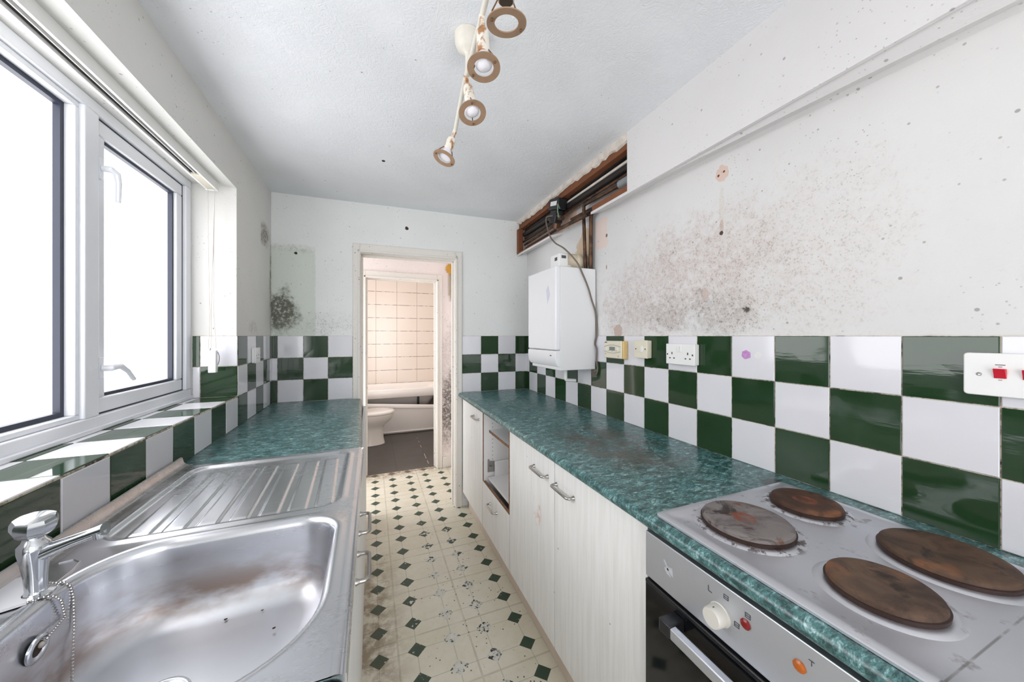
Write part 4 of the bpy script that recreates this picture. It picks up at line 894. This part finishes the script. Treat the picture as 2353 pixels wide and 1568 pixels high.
cs = thing('cooker_switch', (TX, 0.265, 1.297), 'long white cooker switch plate with red rockers at the picture edge', 'switch')
w = MB(); R0 = [(0.0, 0.0)]; q = []
for (cy, cz, a0) in ((0.333, 1.336, 0), (0.197, 1.336, 90), (0.197, 1.258, 180), (0.333, 1.258, 270)):
    for i in range(6):
        a = math.radians(a0 + 18 * i); q.append((cy + 0.007 * math.cos(a), cz + 0.007 * math.sin(a)))
w.prism([(TX, y, z) for y, z in q], (-0.014, 0, 0)); fc = obj('faceplate', w, M_white, cs, 0.002); X = TX - 0.014
for yc in (0.2905, 0.255):
    w = MB(); w.prism([(X + 0.001, yc, 1.290), (X - 0.0015, yc, 1.290), (X - 0.0035, yc, 1.298), (X - 0.0085, yc, 1.3105), (X + 0.001, yc, 1.3105)], (0, 0.016, 0)); w.xf(Matrix.Translation((0, -0.008, 0)))
    obj('rocker', w, M_red, fc, 0.0008)
    slots(fc, 'printed_mark', [(yc, 1.3185, 0.013, 0.0016), (yc, 1.3145, 0.005, 0.0012), (yc, 1.2865, 0.005, 0.0012)], X, M_ink)
w = MB(); w.lathe([(0.0038, 0), (0.0038, 0.0008), (0.0025, 0.0014), (0.0005, 0.0010)], (X, 0.318, 1.297), (-1, 0, 0), 20); obj('screw', w, M_nickel, fc)
# sticker remains and a torn wall plug
def blob(name, cy, cz, ry, rz, x, mat, label, cat, n=18, t=0.0006):
    w = MB(); w.prism([(x, cy + ry * math.cos(2 * math.pi * i / n) * random.uniform(0.75, 1.1), cz + rz * math.sin(2 * math.pi * i / n) * random.uniform(0.75, 1.1)) for i in range(n)], (-t, 0, 0)); return tag(obj(name, w, mat), label, cat, 'sticker remains on a white tile')
blob('sticker', 0.834, 1.313, 0.019, 0.016, XR - 0.0074, plain('purple_foil', '#c78fcb', 0.35, 0, 0.25, 120), 'small purple sticker on a white tile', 'sticker')
blob('sticker', 0.794, 1.312, 0.013, 0.012, XR - 0.0074, plain('pale_grey_foil', '#dcdcd9', 0.4, 0, 0.05, 90), 'faint grey sticker trace beside the purple sticker', 'sticker')
w = MB(); p = Vector((XR - 0.002, 0.832, 1.474))
for a in (20, 75, 140, 200, 265, 320):
    q = math.radians(a + random.uniform(-10, 10)); r = random.uniform(0.008, 0.015); w.tube([p, p + Vector((-0.004, r * 0.6 * math.cos(q), r * 0.6 * math.sin(q))), p + Vector((-0.009, r * math.cos(q), r * math.sin(q)))], [0.004, 0.003, 0.0015], 7)
tag(obj('wall_plug', w, plain('dirty_plug', '#6b6258', 0.8, 0, 0.3, 90)), 'torn dark wall plug in the mouldy wall above the tiles', 'wall plug')
# socket on the window wall
ws = thing('wall_socket', (XL + 0.008, 2.405, 1.27), 'single white socket on the tiles beside the window reveal', 'socket'); x = XL + 0.0078
obj('back_box', MB().box(x, x + 0.014, 2.352, 2.436, 1.226, 1.311), M_white, ws, 0.003)
fc = obj('faceplate', MB().box(x + 0.014, x + 0.021, 2.351, 2.437, 1.225, 1.312), M_white, ws, 0.002)
for (y, z, a, b) in ((2.394, 1.272, 0.005, 0.010), (2.405, 1.252, 0.008, 0.005), (2.383, 1.252, 0.008, 0.005), (2.360, 1.268, 0.006, 0.006), (2.428, 1.268, 0.006, 0.006)): obj('pin_hole', MB().box(x + 0.020, x + 0.0214, y - a / 2, y + a / 2, z - b / 2, z + b / 2), M_slot, fc)
w = MB(); w.box(x + 0.020, x + 0.024, 2.386, 2.402, 1.286, 1.302); obj('rocker', w, M_carc, fc, 0.001)

# ================================================================== CEILING SPOTLIGHT BAR
P = [Vector((0.255, 0.665, 2.240)), Vector((0.272, 0.884, 2.232)), Vector((0.286, 1.107, 2.230)), Vector((0.302, 1.337, 2.182))]
RG = [Vector((0.266, 0.688, 2.046)), Vector((0.267, 0.853, 2.070)), Vector((0.290, 1.043, 2.072)), Vector((0.256, 1.322, 2.058))]
sb = thing('spotlight_bar', (0.292, 1.106, CEIL), 'rusty white spotlight bar with four ringed lamps on the ceiling', 'ceiling light')
w = MB(); w.lathe([(0.043, 0.0), (0.043, 0.010), (0.041, 0.028), (0.035, 0.044), (0.024, 0.054), (0.011, 0.060), (0.008, 0.066), (0.008, 0.130)], (0.290, 1.100, CEIL - 0.001), (0, 0, -1), 36)
obj('ceiling_rose', w, M_barw, sb, smooth=40)
w = MB(); w.tube(smooth_path([P[0] + Vector((-0.01, -0.09, 0.0)), P[0], P[1], P[2], (P[2] + P[3]) / 2 + Vector((0, 0, 0.004)), P[3], P[3] + Vector((0.001, 0.012, -0.003))]), 0.0075, 12); obj('bar', w, M_barw, sb, smooth=50)
AXD = [None, None, None, Vector((-0.55, 0.55, -0.62))]
for i in range(4):
    p, r = P[i], RG[i]; ax = (r - p).normalized(); L = (r - p).length; s = [1, 1, 1, 0.92][i]
    if i == 3: ax2 = Vector((-0.36, -0.12, -0.93)).normalized()
    else: ax2 = ax
    body0, body1 = p + ax * L * 0.30, r - ax2 * 0.042
    w = MB(); w.tube([p, p + ax * L * 0.16, body0], [0.0085, 0.007, 0.0075], 12)
    w.tube([body0, body0 + (body1 - body0) * 0.06, body0 + (body1 - body0) * 0.2, body1 - (body1 - body0) * 0.05, body1], [0.0085, 0.0155, 0.0165, 0.0170, 0.0168], 20)
    hd = obj('lamp_holder', w, M_spot, sb, smooth=40)
    if i == 0:
        w = MB(); w.lathe([(0.0145, 0.0), (0.0145, 0.0015), (0.001, 0.0015)], body1, ax, 20); obj('open_socket', w, M_dark, hd)
    elif i < 3:
        w = MB(); w.lathe([(0.012, -0.004), (0.014, 0.004), (0.0225, 0.014), (0.0245, 0.022), (0.022, 0.033), (0.013, 0.041), (0.001, 0.0435)], body1, ax2, 28); obj('bulb', w, M_bulb, hd, smooth=60)
    else:
        w = MB(); w.lathe([(0.012, -0.004), (0.015, 0.008), (0.023, 0.026), (0.024, 0.034), (0.001, 0.036)], body1, ax2, 28); obj('bulb', w, M_bulb, hd, smooth=60)
    w = MB(); q = r; w.lathe([(0.0255, -0.0012), (0.0425, -0.0012), (0.0425, 0.0012), (0.0255, 0.0012), (0.0255, -0.0012)], q, ax2, 48, 0, False)
    rg = obj('ring_disc', w, M_ringm, hd, smooth=30)
    u = ax2.orthogonal().normalized(); v = ax2.cross(u)
    for k in range(2):
        a = math.pi * k + 0.7 + i; e = u * math.cos(a) + v * math.sin(a); w = MB()
        w.tube([body1 - ax2 * 0.006 + e * 0.015, q - ax2 * 0.014 + e * 0.033, q + e * 0.034, q + ax2 * 0.004 + e * 0.034], 0.0016, 6); w.ball(q + ax2 * 0.004 + e * 0.034, 0.0032, 8)
        obj('wire_clip', w, M_clip, rg)

# ================================================================== BLIND RAIL
br = thing('blind_headrail', (-0.715, 2.10, ZW1), 'white blind headrail with pull cords along the window head', 'blind')
w = MB(); y0, y1 = 0.36, 2.100; x0, x1 = -0.742, -0.694; zt, zb = ZW1 - 0.0005, 2.088
w.box(x0, x1, y0, y1, zt - 0.004, zt); w.box(x0, x0 + 0.003, y0, y1, zb, zt - 0.004); w.box(x1 - 0.003, x1, y0, y1, zb, zt - 0.004); w.box(x0 + 0.003, x0 + 0.008, y0, y1, zb, zb + 0.003); w.box(x1 - 0.008, x1 - 0.003, y0, y1, zb, zb + 0.003); w.box(-0.7192, -0.7168, y0, y1, zb + 0.004, zb + 0.014)
obj('rail', w, M_white, br)
obj('end_cap', MB().box(x0 - 0.001, x1 + 0.001, y1 - 0.003, y1 + 0.006, zb - 0.004, zt), M_white, br, 0.002)
obj('grimy_carrier', MB().box(x0 + 0.004, x1 - 0.004, 1.93, y1 - 0.004, zb + 0.0005, zb + 0.010), wall_paint('grimy_plastic', '#c9c4b4', 1, speck=0.9), br, 0.001)
obj('channel_shadow_strip', MB().box(x0 + 0.005, x1 - 0.005, y0 + 0.01, 1.95, zb + 0.014, zb + 0.016), plain('dark_channel_shade', '#3a3633', 0.5, 0.3), br)  # dark strip added to paint in the shade inside the rail channel
w = MB(); wz = 1.315
for (xa, xb, ya, yb) in ((-0.728, -0.716, 2.085, 2.082), (-0.704, -0.702, 2.088, 2.084), (-0.700, -0.712, 2.080, 2.086)):
    w.tube([(xa, ya, zb), ((xa + xb) / 2 - 0.003, (ya + yb) / 2, 1.75), (xb - 0.004, yb, 1.50), (xb + (xb + 0.708) * 1.1, yb, wz)], 0.0015, 6)
obj('pull_cord', w, plain('grubby_cord', '#cfc6bd', 0.7), br)
w = MB(); w.tube([(-0.716, 2.08, 1.32)] + [(-0.707 + 0.021 * math.cos(a), 2.092, 1.27 + 0.045 * math.sin(a)) for a in [math.pi * 0.8 + math.pi * 1.45 * i / 14 for i in range(15)]], 0.0014, 6); obj('cord_loop', w, M_ink, br)
obj('cord_weight', MB().box(-0.723, -0.692, 2.070, 2.094, 1.203, 1.310), M_white, br, 0.003)

# ================================================================== BATHROOM AND LOBBY THINGS
wc = thing('toilet', (0.0, 4.78, 0), 'white toilet seen side-on through the two doorways', 'toilet')
def egg(cx, cy, lx0, lx1, ry, z, n=36):     # blunt at back (lx0), rounded at front (lx1)
    out = []
    for i in range(n):
        a = 2 * math.pi * i / n; c, s_ = math.cos(a), math.sin(a)
        out.append((cx + (lx1 if c > 0 else lx0) * (abs(c) ** 0.85) * (1 if c > 0 else -1), cy + ry * s_ * (1 if c < 0 else 1), z))
    return out
cx, cy = 0.02, 4.78
w = MB(); w.loft([egg(cx - 0.05, cy, 0.20, 0.19, 0.115, 0.001), egg(cx - 0.05, cy, 0.195, 0.175, 0.105, 0.06), egg(cx - 0.05, cy, 0.19, 0.165, 0.10, 0.18), egg(cx - 0.04, cy, 0.20, 0.175, 0.115, 0.235), egg(cx - 0.02, cy, 0.22, 0.225, 0.155, 0.29), egg(cx, cy, 0.24, 0.245, 0.178, 0.35), egg(cx, cy, 0.24, 0.250, 0.180, 0.385)], 0, True)
obj('pan', w, M_porc, wc, smooth=60)
w = MB(); w.loft([egg(cx, cy, 0.24, 0.252, 0.183, 0.388), egg(cx, cy, 0.24, 0.256, 0.187, 0.396), egg(cx, cy, 0.24, 0.256, 0.187, 0.410), egg(cx, cy, 0.235, 0.250, 0.180, 0.420), egg(cx, cy, 0.15, 0.18, 0.12, 0.424)], 0, True); obj('seat_lid', w, M_acry, wc, smooth=60)
obj('cistern', MB().box(-0.46, -0.235, 4.56, 5.00, 0.40, 0.78), M_porc, wc, 0.02, seg=3)
obj('cistern_lid', MB().box(-0.47, -0.225, 4.55, 5.01, 0.782, 0.81), M_porc, wc, 0.008)
ba = thing('bathtub', (0.2, 5.5, 0), 'white bathtub along the tiled wall beyond the toilet', 'bathtub')
w = MB(); bz = 0.625; o0, o1, q0, q1 = -0.68, 1.03, 5.12, 5.862
def rr(x0, x1, y0, y1, r, z): return [(px, py, z) for px, py, _ in rrect(x0, x1, y0, y1, r, z, 6)]
w.loft([rr(o0, o1, q0 + 0.006, q1, 0.02, bz - 0.115), rr(o0, o1, q0, q1, 0.02, bz - 0.11), rr(o0, o1, q0, q1, 0.02, bz - 0.012), rr(o0 + 0.008, o1 - 0.008, q0 + 0.008, q1 - 0.008, 0.02, bz), rr(o0 + 0.06, o1 - 0.06, q0 + 0.06, q1 - 0.05, 0.08, bz), rr(o0 + 0.09, o1 - 0.10, q0 + 0.09, q1 - 0.08, 0.10, bz - 0.05), rr(o0 + 0.18, o1 - 0.25, q0 + 0.24, q1 - 0.14, 0.12, bz - 0.36), rr(o0 + 0.25, o1 - 0.4, q0 + 0.30, q1 - 0.2, 0.1, bz - 0.40)], 0, True)
obj('tub', w, M_acry, ba, smooth=50)
for x in (0.62, -0.35): obj('leg', MB().box(x, x + 0.03, q0 + 0.12, q0 + 0.16, 0.0, bz - 0.111), M_black, ba)
w = MB(); xs = [-0.66 + 1.68 * i / 24 for i in range(25)]
prof = [(0.0, 5.135, 0), (0.06, 5.128, 0), (0.075, 5.14, 0), (0.25, 5.125, 0), (0.86, 5.085, 0), (0.875, 5.072, 0), (0.97, 5.068, 0), (1.0, 5.075, 0), (1.0, 5.090, 0)]
def ptop(x): return 0.455 - (x + 0.02) * 0.085
w.add([(x, y, 0.002 + (ptop(x)) * k) for x in xs for (k, y, _) in prof], [(i * 9 + j, i * 9 + j + 1, (i + 1) * 9 + j + 1, (i + 1) * 9 + j) for i in range(24) for j in range(8)])
bp = obj('bath_panel', w, M_acry, None, smooth=40); so_ = bp.modifiers.new('thickness', 'SOLIDIFY'); so_.thickness = 0.004; so_.offset = 1
tag(bp, 'loose white bath panel slipped down below the bathtub rim', 'bath panel')
M_rods = plain('pale_metal_rods', '#c9bda4', 0.4, 0.3)
# sun ornament with hanging rods on the lobby wall
oc_ = Vector((0.782, 3.56, 2.105)); og = thing('hanging_ornament', oc_, 'yellow sun-shaped hanging ornament with thin rods by the doorway top', 'ornament')
oc_ = onY(1036, 619, 3.648)
og.location = oc_
w = MB(); n = 28; rs_ = lambda i: 0.062 if i % 2 else 0.044
w.prism([(oc_.x + min(rs_(i) * math.cos(2 * math.pi * i / n), 0.797 - oc_.x), oc_.y, oc_.z + rs_(i) * math.sin(2 * math.pi * i / n)) for i in range(n)], (0, -0.012, 0)); obj('sun_disc', w, plain('yellow_painted_wood', '#d8a23c', 0.5, 0, 0.15, 20), og)
for k, L in ((-0.026, 0.24), (-0.010, 0.30), (0.008, 0.27), (0.022, 0.22)): obj('hanging_rod', MB().tube([(oc_.x + k, oc_.y - 0.006, oc_.z - 0.04), (oc_.x + k, oc_.y - 0.006, oc_.z - 0.04 - L)], 0.0045, 8), M_rods, og)
